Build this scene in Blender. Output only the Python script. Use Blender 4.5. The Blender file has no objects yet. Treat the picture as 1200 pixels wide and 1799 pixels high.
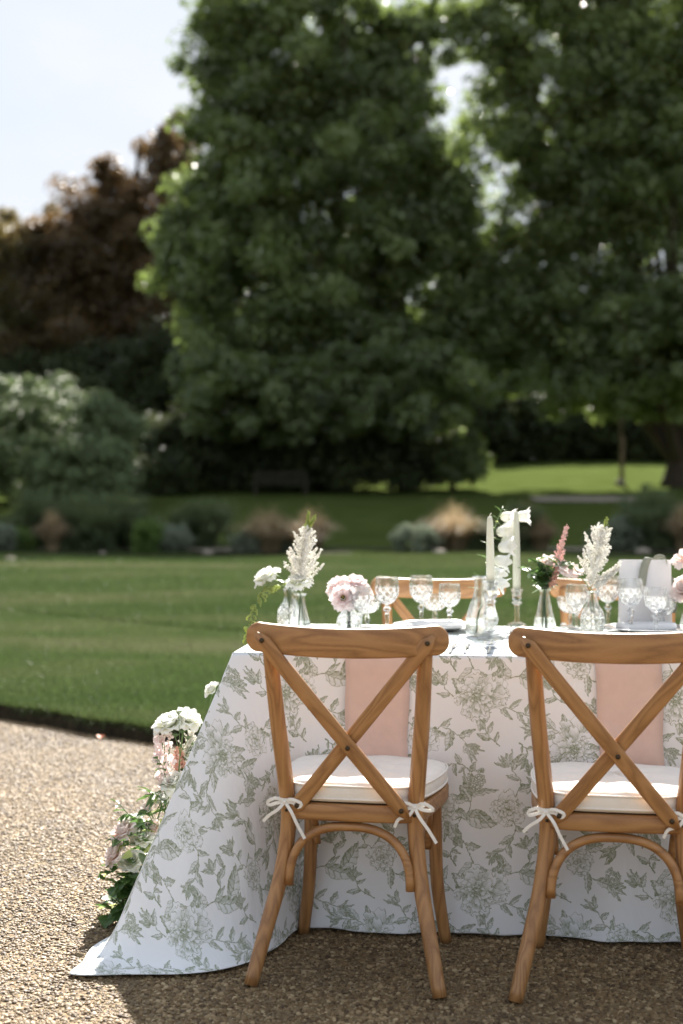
import bpy, bmesh, math, random
import numpy as np
from mathutils import Vector, Matrix, Euler

R = math.radians
PI = math.pi
sc = bpy.context.scene
COL = sc.collection

# ------------------------------------------------------------------ camera
CAM_H = 1.22
F = 2500.0            # focal length in photo pixels (photo 1200 x 1799)
HOR = 859.0           # horizon row in the photo
cam_d = bpy.data.cameras.new("camera")
cam = bpy.data.objects.new("camera", cam_d)
COL.objects.link(cam)
cam.location = (0, 0, CAM_H)
cam.rotation_euler = (R(90), 0, 0)
cam_d.sensor_width = 36.0
cam_d.lens = F / 1799.0 * 36.0
cam_d.shift_y = -(899.5 - HOR) / 1799.0
cam_d.clip_start = 0.05
cam_d.clip_end = 3000
cam_d.dof.use_dof = True
cam_d.dof.focus_distance = 3.85
cam_d.dof.aperture_fstop = 2.1
sc.camera = cam

# ------------------------------------------------------------------ world and sun
SUN_EL, SUN_AZ = 39.0, 6.0      # azimuth measured to the right of the view axis (+Y)
w = bpy.data.worlds.new("World")
sc.world = w
w.use_nodes = True
nt = w.node_tree
for n in list(nt.nodes):
    nt.nodes.remove(n)
wo = nt.nodes.new("ShaderNodeOutputWorld")
bg = nt.nodes.new("ShaderNodeBackground")
sky = nt.nodes.new("ShaderNodeTexSky")
sky.sky_type = 'NISHITA'
sky.sun_disc = False
sky.sun_elevation = R(SUN_EL)
sky.sun_rotation = R(SUN_AZ)
sky.air_density = 1.0
sky.dust_density = 1.5
tc = nt.nodes.new("ShaderNodeTexCoord")
mp = nt.nodes.new("ShaderNodeMapping")
mp.inputs['Scale'].default_value = (1.0, 1.0, 2.2)
mp.inputs['Location'].default_value = (0.35, 0.2, 0.1)
nz = nt.nodes.new("ShaderNodeTexNoise")
nz.inputs['Scale'].default_value = 3.4
nz.inputs['Detail'].default_value = 5.0
nz.inputs['Roughness'].default_value = 0.55
rp = nt.nodes.new("ShaderNodeValToRGB")
rp.color_ramp.elements[0].position = 0.3
rp.color_ramp.elements[0].color = (0.84, 0.84, 0.84, 1)
rp.color_ramp.elements[1].position = 0.72
rp.color_ramp.elements[1].color = (0.98, 0.98, 0.98, 1)
mix = nt.nodes.new("ShaderNodeMix")
mix.data_type = 'RGBA'
cr_ = nt.nodes.new("ShaderNodeValToRGB")          # thin bright cloud, uneven
cr_.color_ramp.elements[0].position = 0.36
cr_.color_ramp.elements[0].color = (0.58, 0.645, 0.74, 1)
cr_.color_ramp.elements[1].position = 0.68
cr_.color_ramp.elements[1].color = (0.84, 0.87, 0.92, 1)
nt.links.new(nz.outputs['Fac'], cr_.inputs['Fac'])
mul = nt.nodes.new("ShaderNodeVectorMath"); mul.operation = 'SCALE'; mul.inputs['Scale'].default_value = 4.75
nt.links.new(cr_.outputs['Color'], mul.inputs[0])
nt.links.new(mul.outputs[0], mix.inputs['B'])
nt.links.new(tc.outputs['Generated'], mp.inputs['Vector'])
nt.links.new(mp.outputs['Vector'], nz.inputs['Vector'])
nt.links.new(nz.outputs['Fac'], rp.inputs['Fac'])
nt.links.new(rp.outputs['Color'], mix.inputs['Factor'])
nt.links.new(sky.outputs['Color'], mix.inputs['A'])
nt.links.new(mix.outputs['Result'], bg.inputs['Color'])
bg.inputs['Strength'].default_value = 0.05
nt.links.new(bg.outputs['Background'], wo.inputs['Surface'])

sun_d = bpy.data.lights.new("sun", 'SUN')
sun_d.energy = 4.1
sun_d.angle = R(0.8)
sun_d.color = (1.0, 0.94, 0.86)
sun = bpy.data.objects.new("sun", sun_d)
COL.objects.link(sun)
sv = Vector((math.sin(R(SUN_AZ)) * math.cos(R(SUN_EL)), math.cos(R(SUN_AZ)) * math.cos(R(SUN_EL)), math.sin(R(SUN_EL))))
sun.rotation_euler = sv.to_track_quat('Z', 'Y').to_euler()
sun.location = (3, 20, 30)

sc.view_settings.view_transform = 'Standard'
sc.view_settings.look = 'None'
sc.view_settings.gamma = 1.0
sc.view_settings.use_curve_mapping = False
sc.view_settings.exposure = 2.2
sc.render.engine = 'CYCLES'
sc.cycles.use_denoising = True
sc.cycles.max_bounces = 10
sc.cycles.transmission_bounces = 8
sc.cycles.transparent_max_bounces = 16
sc.cycles.caustics_reflective = False
sc.cycles.caustics_refractive = False
sc.cycles.sample_clamp_indirect = 6.0

# ------------------------------------------------------------------ helpers
def W(px, py, d):
    """photo pixel + distance along the view axis -> world point"""
    return Vector(((px - 600.0) / F * d, d, CAM_H - (py - HOR) / F * d))

def tag(o, label=None, cat=None, group=None, kind=None):
    if label: o['label'] = label
    if cat: o['category'] = cat
    if group: o['group'] = group
    if kind: o['kind'] = kind
    return o

def empty(name, loc=(0, 0, 0), rz=0.0, parent=None):
    o = bpy.data.objects.new(name, None)
    o.empty_display_size = 0.05
    COL.objects.link(o)
    o.location = loc
    o.rotation_euler = (0, 0, rz)
    if parent: o.parent = parent
    return o

def mesh(name, v, f, smooth=True):
    me = bpy.data.meshes.new(name)
    me.from_pydata([tuple(p) for p in v], [], [tuple(q) for q in f])
    me.update()
    if smooth:
        me.polygons.foreach_set('use_smooth', [True] * len(me.polygons))
    return me

def fast_mesh(name, V, Q, smooth=False, attr=None):
    """V (n,3) float array, Q (m,k) int array; attr: per-vertex float 'rnd'"""
    me = bpy.data.meshes.new(name)
    V = np.ascontiguousarray(V, dtype=np.float32)
    Q = np.ascontiguousarray(Q, dtype=np.int32)
    m, k = Q.shape
    me.vertices.add(len(V)); me.vertices.foreach_set('co', V.ravel())
    me.loops.add(m * k); me.loops.foreach_set('vertex_index', Q.ravel())
    me.polygons.add(m)
    me.polygons.foreach_set('loop_start', np.arange(0, m * k, k, dtype=np.int32))
    me.polygons.foreach_set('use_smooth', np.full(m, smooth))
    me.update(calc_edges=True)
    if attr is not None:
        a = me.attributes.new('rnd', 'FLOAT', 'POINT')
        a.data.foreach_set('value', np.ascontiguousarray(attr, dtype=np.float32))
    me.validate()
    return me

def obj(name, me, mat=None, parent=None, loc=None, rot=None, scale=None):
    o = bpy.data.objects.new(name, me)
    COL.objects.link(o)
    if mat is not None and len(me.materials) == 0:
        me.materials.append(mat)
    if parent: o.parent = parent
    if loc is not None: o.location = loc
    if rot is not None: o.rotation_euler = rot
    if scale is not None: o.scale = scale if hasattr(scale, '__len__') else (scale,) * 3
    return o

class MB:
    def __init__(self):
        self.v, self.f = [], []
    def add(self, v, f):
        b = len(self.v)
        self.v += [tuple(p) for p in v]
        self.f += [tuple(i + b for i in q) for q in f]
        return self
    def build(self, name, mat, parent=None, smooth=True, **k):
        return obj(name, mesh(name, self.v, self.f, smooth), mat, parent, **k)

def spline(pts, n):
    """Catmull-Rom through pts, n samples"""
    P = [np.array(p, float) for p in pts]
    P = [2 * P[0] - P[1]] + P + [2 * P[-1] - P[-2]]
    m = len(P) - 3
    out = []
    for i in range(n):
        u = i / (n - 1) * m
        k = min(int(u), m - 1); t = u - k
        a, b, c, d = P[k:k + 4]
        out.append(0.5 * ((2 * b) + (-a + c) * t + (2 * a - 5 * b + 4 * c - d) * t * t + (-a + 3 * b - 3 * c + d) * t ** 3))
    return out

def tube(path, rad, n=10, cap=True, flat=1.0, up=None):
    """tube along path with radii list/number; flat<1 squashes one side axis"""
    path = [np.array(p, float) for p in path]
    m = len(path)
    if not hasattr(rad, '__len__'): rad = [rad] * m
    V, Fc = [], []
    t0 = path[1] - path[0]
    nrm = np.array(up, float) if up is not None else (np.array([0, 0, 1.0]) if abs(t0[2]) < 0.9 * np.linalg.norm(t0) else np.array([1.0, 0, 0]))
    for i in range(m):
        t = path[min(i + 1, m - 1)] - path[max(i - 1, 0)]
        t = t / (np.linalg.norm(t) + 1e-12)
        nrm = nrm - t * nrm.dot(t); nrm /= (np.linalg.norm(nrm) + 1e-12)
        b = np.cross(t, nrm)
        for j in range(n):
            a = 2 * PI * j / n
            V.append(path[i] + rad[i] * (math.cos(a) * nrm * flat + math.sin(a) * b))
    for i in range(m - 1):
        for j in range(n):
            a, b2 = i * n + j, i * n + (j + 1) % n
            Fc.append((a, b2, b2 + n, a + n))
    if cap:
        Fc.append(tuple(range(n - 1, -1, -1)))
        Fc.append(tuple(range((m - 1) * n, m * n)))
    return V, Fc

def sweep(path, prof, ups, closed=False):
    """sweep a 2-D profile [(side, up)] along path; ups = up vector; side = tangent x up.
    prof may be a function i -> profile list (all the same length)"""
    path = [np.array(p, float) for p in path]
    m = len(path); V, Fc = [], []
    k = None
    for i in range(m):
        if closed:
            t = path[(i + 1) % m] - path[(i - 1) % m]
        else:
            t = path[min(i + 1, m - 1)] - path[max(i - 1, 0)]
        t /= np.linalg.norm(t) + 1e-12
        upv = np.array(ups(i) if callable(ups) else ups, float)
        side = np.cross(t, upv); side /= np.linalg.norm(side) + 1e-12
        u2 = np.cross(side, t)
        p = prof(i) if callable(prof) else prof
        k = len(p)
        for (a, b) in p:
            V.append(path[i] + side * a + u2 * b)
    for i in range(m if closed else m - 1):
        for j in range(k):
            a, b = i * k + j, i * k + (j + 1) % k
            c, d = ((i + 1) % m) * k + (j + 1) % k, ((i + 1) % m) * k + j
            Fc.append((a, b, c, d))
    if not closed:
        Fc.append(tuple(range(k - 1, -1, -1)))
        Fc.append(tuple(range((m - 1) * k, m * k)))
    return V, Fc

def rrect(w2, h2, r, seg=3):
    out = []
    for (cx, cy, a0) in ((w2 - r, h2 - r, 0), (-w2 + r, h2 - r, 90), (-w2 + r, -h2 + r, 180), (w2 - r, -h2 + r, 270)):
        for s in range(seg + 1):
            a = R(a0 + 90 * s / seg)
            out.append((cx + r * math.cos(a), cy + r * math.sin(a)))
    return out

def lathe(prof, n=32, loc=(0, 0, 0)):
    V, Fc = [], []
    m = len(prof)
    for (r, z) in prof:
        for j in range(n):
            a = 2 * PI * j / n
            V.append((loc[0] + r * math.cos(a), loc[1] + r * math.sin(a), loc[2] + z))
    for i in range(m - 1):
        for j in range(n):
            a, b = i * n + j, i * n + (j + 1) % n
            Fc.append((a, b, b + n, a + n))
    if prof[0][0] > 1e-6: Fc.append(tuple(range(n - 1, -1, -1)))
    if prof[-1][0] > 1e-6: Fc.append(tuple(range((m - 1) * n, m * n)))
    return V, Fc

# ------------------------------------------------------------------ materials
def new_mat(name):
    m = bpy.data.materials.new(name)
    m.use_nodes = True
    t = m.node_tree
    b = t.nodes.get('Principled BSDF')
    return m, t, b

def N(t, kind, **k):
    n = t.nodes.new(kind)
    for a, v in k.items():
        setattr(n, a, v)
    return n

def ramp(t, stops, fac):
    r = N(t, 'ShaderNodeValToRGB')
    while len(r.color_ramp.elements) < len(stops):
        r.color_ramp.elements.new(0.5)
    for e, (p, c) in zip(r.color_ramp.elements, stops):
        e.position = p
        e.color = (c[0], c[1], c[2], 1)
    t.links.new(fac, r.inputs['Fac'])
    return r.outputs['Color']

def noise(t, scale, vec=None, detail=4, rough=0.55, dist=0.0):
    n = N(t, 'ShaderNodeTexNoise')
    n.inputs['Scale'].default_value = scale
    n.inputs['Detail'].default_value = detail
    n.inputs['Roughness'].default_value = rough
    n.inputs['Distortion'].default_value = dist
    if vec is not None: t.links.new(vec, n.inputs['Vector'])
    return n.outputs['Fac']

def mapping(t, src, scale=(1, 1, 1), rot=(0, 0, 0), loc=(0, 0, 0)):
    m = N(t, 'ShaderNodeMapping')
    m.inputs['Scale'].default_value = scale
    m.inputs['Rotation'].default_value = rot
    m.inputs['Location'].default_value = loc
    t.links.new(src, m.inputs['Vector'])
    return m.outputs['Vector']

def bump(t, b, h, strength=0.3, dist=0.01):
    n = N(t, 'ShaderNodeBump')
    n.inputs['Strength'].default_value = strength
    n.inputs['Distance'].default_value = dist
    t.links.new(h, n.inputs['Height'])
    t.links.new(n.outputs['Normal'], b.inputs['Normal'])

def coord(t, which='Object'):
    return N(t, 'ShaderNodeTexCoord').outputs[which]

def plain(name, col, rough=0.6, metal=0.0, var=0.12, scale=30, spec=0.5):
    m, t, b = new_mat(name)
    c = coord(t)
    f = noise(t, scale, c)
    d = tuple(x * (1 - var) for x in col); e = tuple(min(1, x * (1 + var)) for x in col)
    t.links.new(ramp(t, [(0.3, d), (0.7, e)], f), b.inputs['Base Color'])
    b.inputs['Roughness'].default_value = rough
    b.inputs['Metallic'].default_value = metal
    b.inputs['Specular IOR Level'].default_value = spec
    return m

def leaf_mat(name, dark, light, rough=0.4, trans=0.35, spec=0.5, tcol=None):
    """leaf: per-vertex 'rnd' tints it; thin and partly translucent"""
    m, t, b = new_mat(name)
    a = N(t, 'ShaderNodeAttribute', attribute_name='rnd')
    col = ramp(t, [(0.0, dark), (1.0, light)], a.outputs['Fac'])
    t.links.new(col, b.inputs['Base Color'])
    b.inputs['Roughness'].default_value = rough
    b.inputs['Specular IOR Level'].default_value = spec
    tr = N(t, 'ShaderNodeBsdfTranslucent')
    if tcol is None:
        tcol = tuple(min(1, x * 1.6) for x in light)
    tr.inputs['Color'].default_value = (*tcol, 1)
    mx = N(t, 'ShaderNodeMixShader')
    mx.inputs['Fac'].default_value = trans
    t.links.new(b.outputs['BSDF'], mx.inputs[1])
    t.links.new(tr.outputs['BSDF'], mx.inputs[2])
    t.links.new(mx.outputs['Shader'], t.nodes['Material Output'].inputs['Surface'])
    return m

def petal_mat(name, base, tip, trans=0.35, axis_scale=1.0):
    """petal: colour runs from base to tip along the petal's own length (UV-free, object z)"""
    m, t, b = new_mat(name)
    a = N(t, 'ShaderNodeAttribute', attribute_name='rnd')
    col = ramp(t, [(0.0, base), (0.75, tip)], a.outputs['Fac'])
    t.links.new(col, b.inputs['Base Color'])
    b.inputs['Roughness'].default_value = 0.6
    b.inputs['Specular IOR Level'].default_value = 0.25
    tr = N(t, 'ShaderNodeBsdfTranslucent')
    t.links.new(col, tr.inputs['Color'])
    mx = N(t, 'ShaderNodeMixShader')
    mx.inputs['Fac'].default_value = trans
    t.links.new(b.outputs['BSDF'], mx.inputs[1])
    t.links.new(tr.outputs['BSDF'], mx.inputs[2])
    t.links.new(mx.outputs['Shader'], t.nodes['Material Output'].inputs['Surface'])
    return m

def glass_mat(name, clear=0.45, ior=1.47, rough=0.0, tint=(1, 1, 1)):
    m, t, b = new_mat(name)
    t.nodes.remove(b)
    g = N(t, 'ShaderNodeBsdfGlass')
    g.inputs['IOR'].default_value = ior
    g.inputs['Roughness'].default_value = rough
    g.inputs['Color'].default_value = (*tint, 1)
    tr = N(t, 'ShaderNodeBsdfTransparent')
    tr.inputs['Color'].default_value = (0.97, 0.98, 0.98, 1)
    mx = N(t, 'ShaderNodeMixShader')
    mx.inputs['Fac'].default_value = clear
    t.links.new(g.outputs['BSDF'], mx.inputs[1])
    t.links.new(tr.outputs['BSDF'], mx.inputs[2])
    t.links.new(mx.outputs['Shader'], t.nodes['Material Output'].inputs['Surface'])
    return m

M = {}
def wood_mat(name, dark, mid, light, sx, roty=0.0):
    m, t, b = new_mat(name)
    c = mapping(t, coord(t), rot=(0, roty, 0))
    oi = N(t, 'ShaderNodeObjectInfo')
    vm = N(t, 'ShaderNodeVectorMath', operation='ADD')
    cm = N(t, 'ShaderNodeCombineXYZ')
    mu = N(t, 'ShaderNodeMath', operation='MULTIPLY')
    mu.inputs[1].default_value = 7.0
    t.links.new(oi.outputs['Random'], mu.inputs[0])
    t.links.new(mu.outputs[0], cm.inputs[0]); t.links.new(mu.outputs[0], cm.inputs[2])
    t.links.new(c, vm.inputs[0]); t.links.new(cm.outputs[0], vm.inputs[1])
    v = mapping(t, vm.outputs[0], scale=sx)
    f1 = noise(t, 1.5, v, 2, 0.4, 0.25)
    # growth rings: fold the smooth noise into bands
    m2 = N(t, 'ShaderNodeMath', operation='MULTIPLY'); m2.inputs[1].default_value = 8.0
    t.links.new(f1, m2.inputs[0])
    fr = N(t, 'ShaderNodeMath', operation='PINGPONG'); fr.inputs[1].default_value = 0.5
    t.links.new(m2.outputs[0], fr.inputs[0])
    m3 = N(t, 'ShaderNodeMath', operation='MULTIPLY'); m3.inputs[1].default_value = 2.0
    t.links.new(fr.outputs[0], m3.inputs[0])
    fine = noise(t, 14, mapping(t, vm.outputs[0], scale=tuple(x * 3 for x in sx)), 5, 0.7)
    ad = N(t, 'ShaderNodeMath', operation='MULTIPLY_ADD')
    ad.inputs[1].default_value = 0.42
    t.links.new(m3.outputs[0], ad.inputs[0])
    m4 = N(t, 'ShaderNodeMath', operation='MULTIPLY'); m4.inputs[1].default_value = 0.5
    t.links.new(fine, m4.inputs[0]); t.links.new(m4.outputs[0], ad.inputs[2])
    t.links.new(ramp(t, [(0.15, dark), (0.5, mid), (0.9, light)], ad.outputs[0]), b.inputs['Base Color'])
    b.inputs['Roughness'].default_value = 0.42
    b.inputs['Coat Weight'].default_value = 0.15
    b.inputs['Coat Roughness'].default_value = 0.3
    bump(t, b, fine, 0.12, 0.002)
    return m
WD, WM, WL = (0.215, 0.097, 0.033), (0.355, 0.180, 0.066), (0.45, 0.245, 0.098)
M['wood_h'] = wood_mat('oak_horizontal', WD, WM, WL, (1.6, 10, 10))
M['wood_v'] = wood_mat('oak_vertical', WD, WM, WL, (12, 12, 1.0))
M['wood_d'] = wood_mat('oak_slat', WD, WM, WL, (12, 12, 1.0), R(39))
M['wood_e'] = wood_mat('oak_slat_crossing', WD, WM, WL, (12, 12, 1.0), R(-39))
M['bolt'] = plain('dark_bolt', (0.06, 0.045, 0.03), 0.45, 0.8)
def fabric(name, col, wr=0.25, scale=9):
    m = plain(name, col, 0.88, 0, 0.03, 40, 0.15)
    t = m.node_tree; b = t.nodes['Principled BSDF']; c = coord(t)
    b1 = N(t, 'ShaderNodeBump'); b1.inputs['Strength'].default_value = wr; b1.inputs['Distance'].default_value = 0.02
    t.links.new(noise(t, scale, c, 3, .5, .6), b1.inputs['Height'])
    b2 = N(t, 'ShaderNodeBump'); b2.inputs['Strength'].default_value = 0.2; b2.inputs['Distance'].default_value = 0.001
    t.links.new(noise(t, 700, c, 2), b2.inputs['Height']); t.links.new(b1.outputs['Normal'], b2.inputs['Normal'])
    t.links.new(b2.outputs['Normal'], b.inputs['Normal'])
    return m
M['cushion'] = fabric('ivory_cotton', (0.82, 0.81, 0.77), .3, 14)
M['linen'] = plain('white_linen', (0.82, 0.82, 0.82), 0.8, 0, 0.02, 60, 0.2)
M['card'] = plain('white_card', (0.80, 0.79, 0.80), 0.7, 0, 0.02, 20, 0.2)
M['ribbon'] = plain('sage_velvet', (0.30, 0.31, 0.25), 0.7, 0, 0.06, 60, 0.2)
M['blush'] = fabric('blush_napkin', (0.64, 0.485, 0.43), .35, 8)
M['china'] = plain('white_china', (0.82, 0.82, 0.81), 0.15, 0, 0.01, 10)
M['silver'] = plain('silver_cutlery', (0.78, 0.77, 0.75), 0.16, 1.0, 0.03, 10)
M['glass'] = glass_mat('clear_glass', 0.60)
M['crystal'] = glass_mat('cut_crystal', 0.52, 1.50)
m, t, b = new_mat('cut_facet'); M['facet'] = m          # white mixed into the cut crystal grooves, standing in for their glints
b.inputs['Base Color'].default_value = (0.93, 0.94, 0.95, 1); b.inputs['Roughness'].default_value = 0.25
g_ = N(t, 'ShaderNodeBsdfTranslucent'); g_.inputs['Color'].default_value = (0.95, 0.96, 0.97, 1)
g2 = N(t, 'ShaderNodeBsdfTransparent')
m1 = N(t, 'ShaderNodeMixShader'); m1.inputs['Fac'].default_value = 0.6
m2 = N(t, 'ShaderNodeMixShader'); m2.inputs['Fac'].default_value = 0.6
t.links.new(b.outputs['BSDF'], m1.inputs[1]); t.links.new(g_.outputs['BSDF'], m1.inputs[2])
t.links.new(m1.outputs[0], m2.inputs[1]); t.links.new(g2.outputs[0], m2.inputs[2])
t.links.new(m2.outputs[0], t.nodes['Material Output'].inputs['Surface'])
M['water'] = glass_mat('vase_water', 0.55, 1.33, 0, (0.97, 1.0, 0.98))
M['candle'] = plain('sage_candle_wax', (0.62, 0.63, 0.52), 0.5, 0, 0.02, 30)
M['wick'] = plain('candle_wick', (0.75, 0.72, 0.62), 0.9)
M['stem'] = plain('flower_stem', (0.10, 0.17, 0.05), 0.5, 0, 0.25, 40)
M['leaf'] = leaf_mat('cut_leaf', (0.025, 0.065, 0.018), (0.09, 0.16, 0.045), 0.35, 0.3)
M['leaf_grey'] = leaf_mat('sage_leaf', (0.06, 0.10, 0.05), (0.14, 0.19, 0.11), 0.45, 0.25)
M['vine'] = leaf_mat('vine_leaf', (0.20, 0.26, 0.07), (0.42, 0.47, 0.18), 0.5, 0.45)
M['white_petal'] = petal_mat('white_petal', (0.72, 0.76, 0.55), (0.88, 0.88, 0.84), 0.4)
M['blush_petal'] = petal_mat('blush_petal', (0.84, 0.62, 0.54), (0.88, 0.80, 0.77), 0.45)
M['pink_petal'] = petal_mat('pale_pink_petal', (0.85, 0.66, 0.64), (0.88, 0.80, 0.79), 0.45)
M['plume_white'] = petal_mat('white_plume', (0.80, 0.79, 0.70), (0.92, 0.91, 0.88), 0.5)
M['plume_pink'] = petal_mat('pink_plume', (0.82, 0.56, 0.52), (0.88, 0.72, 0.69), 0.5)
M['plume_peach'] = petal_mat('peach_plume', (0.78, 0.44, 0.34), (0.86, 0.60, 0.50), 0.45)
M['stamen'] = plain('stamen', (0.45, 0.33, 0.08), 0.7)
M['bark'] = plain('bark', (0.055, 0.042, 0.032), 0.9, 0, 0.4, 12, 0.2)
M['pale_wood'] = plain('weathered_stake', (0.22, 0.17, 0.12), 0.85, 0, 0.2, 12, 0.2)
M['bench'] = plain('weathered_bench', (0.05, 0.042, 0.032), 0.85, 0, 0.2, 12, 0.2)
M['soil'] = plain('soil_edge', (0.026, 0.021, 0.013), 0.95, 0, 0.5, 18, 0.1)
M['tree'] = leaf_mat('tree_leaf', (0.042, 0.064, 0.021), (0.185, 0.235, 0.084), 0.33, 0.38, 0.9, (0.25, 0.34, 0.085))
M['tree2'] = leaf_mat('tree_leaf_light', (0.044, 0.067, 0.021), (0.195, 0.245, 0.086), 0.33, 0.38, 0.9, (0.27, 0.36, 0.09))
M['copper'] = leaf_mat('copper_leaf', (0.036, 0.030, 0.014), (0.145, 0.098, 0.046), 0.40, 0.32, 0.4, (0.28, 0.165, 0.06))
M['olive'] = leaf_mat('olive_tree_leaf', (0.034, 0.034, 0.014), (0.13, 0.112, 0.048), 0.45, 0.34, 0.35, (0.26, 0.20, 0.06))
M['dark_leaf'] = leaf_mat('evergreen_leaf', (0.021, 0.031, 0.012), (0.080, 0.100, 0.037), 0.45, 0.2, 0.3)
M['rhodo'] = leaf_mat('rhododendron_leaf', (0.060, 0.090, 0.036), (0.19, 0.245, 0.110), 0.50, 0.15, 0.45)
M['shrub'] = leaf_mat('dark_shrub_leaf', (0.045, 0.068, 0.030), (0.150, 0.190, 0.085), 0.5, 0.25, 0.3)
M['grey_leaf'] = leaf_mat('silver_mound_leaf', (0.10, 0.125, 0.085), (0.26, 0.30, 0.21), 0.6, 0.2, 0.3)
M['straw'] = leaf_mat('straw_grass_blade', (0.15, 0.115, 0.068), (0.38, 0.29, 0.175), 0.7, 0.25, 0.2)
M['green_blade'] = leaf_mat('young_leaf', (0.05, 0.10, 0.02), (0.16, 0.24, 0.05), 0.5, 0.35, 0.4)
M['stone'] = plain('pale_stone', (0.30, 0.26, 0.21), 0.9, 0, 0.25, 6, 0.2)
M['orange_leaf'] = plain('fallen_leaf', (0.45, 0.10, 0.02), 0.6)

def lawn_colour(t, k=1.0):
    g = N(t, 'ShaderNodeNewGeometry')
    p = g.outputs['Position']
    bands = noise(t, 1.0, mapping(t, p, scale=(0.10, 0.55, 0.0), rot=(0, 0, R(-7))), 3, 0.5, 0.3)
    blot = noise(t, 1.3, mapping(t, p, scale=(0.6, 1.0, 0)), 4, 0.6)
    fine = noise(t, 30, mapping(t, p, scale=(1, 0.6, 0)), 3, 0.7)
    a = N(t, 'ShaderNodeMath', operation='MULTIPLY_ADD'); a.inputs[1].default_value = 0.75
    a2 = N(t, 'ShaderNodeMath', operation='MULTIPLY'); a2.inputs[1].default_value = 0.30
    t.links.new(blot, a2.inputs[0]); t.links.new(bands, a.inputs[0]); t.links.new(a2.outputs[0], a.inputs[2])
    base = ramp(t, [(p_, tuple(k * x for x in c_)) for p_, c_ in [(0.38, (0.054, 0.094, 0.027)), (0.52, (0.082, 0.117, 0.040)), (0.60, (0.115, 0.137, 0.060)), (0.70, (0.164, 0.168, 0.096))]], a.outputs[0])
    mx = N(t, 'ShaderNodeMix', data_type='RGBA', blend_type='MULTIPLY')
    mx.inputs['Factor'].default_value = 1.0
    t.links.new(base, mx.inputs['A'])
    t.links.new(ramp(t, [(0.3, (0.65, 0.65, 0.65)), (0.7, (1.15, 1.15, 1.1))], fine), mx.inputs['B'])
    # far lawn beyond the flower border is fresh green
    sp = N(t, 'ShaderNodeSeparateXYZ'); t.links.new(p, sp.inputs[0])
    mr = N(t, 'ShaderNodeMapRange'); mr.inputs['From Min'].default_value = 21; mr.inputs['From Max'].default_value = 28
    t.links.new(sp.outputs['Y'], mr.inputs['Value'])
    m2 = N(t, 'ShaderNodeMix', data_type='RGBA')
    t.links.new(mr.outputs['Result'], m2.inputs['Factor'])
    t.links.new(mx.outputs['Result'], m2.inputs['A'])
    t.links.new(ramp(t, [(0.35, (0.050, 0.070, 0.018)), (0.65, (0.078, 0.100, 0.030))], blot), m2.inputs['B'])
    return m2.outputs['Result'], fine

m, t, b = new_mat('lawn'); M['lawn'] = m
c, fine = lawn_colour(t, 0.6)  # sheet colour darkened to stand in for shade among the blades
t.links.new(c, b.inputs['Base Color'])
b.inputs['Roughness'].default_value = 1.0
b.inputs['Specular IOR Level'].default_value = 0.0
bump(t, b, fine, 0.8, 0.03)
m, t, b = new_mat('grass_blade'); M['blade'] = m
c, fine = lawn_colour(t)
t.links.new(c, b.inputs['Base Color'])
b.inputs['Roughness'].default_value = 0.55
b.inputs['Specular IOR Level'].default_value = 0.3
tr = N(t, 'ShaderNodeBsdfTranslucent'); t.links.new(c, tr.inputs['Color'])
mx = N(t, 'ShaderNodeMixShader'); mx.inputs['Fac'].default_value = 0.35
t.links.new(b.outputs['BSDF'], mx.inputs[1]); t.links.new(tr.outputs['BSDF'], mx.inputs[2])
t.links.new(mx.outputs['Shader'], t.nodes['Material Output'].inputs['Surface'])

PEB = [(0.0, (0.060, 0.036, 0.015)), (0.2, (0.125, 0.077, 0.032)), (0.45, (0.195, 0.132, 0.060)), (0.62, (0.160, 0.118, 0.064)), (0.8, (0.265, 0.190, 0.098)), (1.0, (0.40, 0.315, 0.19))]
m, t, b = new_mat('gravel_bed'); M['gravel_bed'] = m
g = N(t, 'ShaderNodeNewGeometry')
vo = N(t, 'ShaderNodeTexVoronoi'); vo.inputs['Scale'].default_value = 85
t.links.new(g.outputs['Position'], vo.inputs['Vector'])
sp = N(t, 'ShaderNodeSeparateColor'); t.links.new(vo.outputs['Color'], sp.inputs[0])
t.links.new(ramp(t, PEB, sp.outputs[0]), b.inputs['Base Color'])
b.inputs['Roughness'].default_value = 0.85
bump(t, b, vo.outputs['Distance'], 1.0, -0.006)
m, t, b = new_mat('pebble'); M['pebble'] = m
oi = N(t, 'ShaderNodeObjectInfo')
c0 = ramp(t, PEB, oi.outputs['Random'])
ns = noise(t, 220, coord(t), 3, 0.6)
mxp = N(t, 'ShaderNodeMix', data_type='RGBA', blend_type='MULTIPLY'); mxp.inputs['Factor'].default_value = 1.0
t.links.new(c0, mxp.inputs['A']); t.links.new(ramp(t, [(0.3, (0.75, 0.72, 0.7)), (0.7, (1.15, 1.15, 1.15))], ns), mxp.inputs['B'])
gpos = N(t, 'ShaderNodeNewGeometry').outputs['Position']        # dusty and damp patches
pn = noise(t, 1.7, mapping(t, gpos, scale=(1, .7, 0)), 4, .6)
mxq = N(t, 'ShaderNodeMix', data_type='RGBA', blend_type='MULTIPLY'); mxq.inputs['Factor'].default_value = 1.0
t.links.new(mxp.outputs['Result'], mxq.inputs['A']); t.links.new(ramp(t, [(0.35, (0.72, 0.70, 0.68)), (0.65, (1.18, 1.16, 1.12))], pn), mxq.inputs['B'])
t.links.new(mxq.outputs['Result'], b.inputs['Base Color'])
b.inputs['Roughness'].default_value = 0.62

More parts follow.
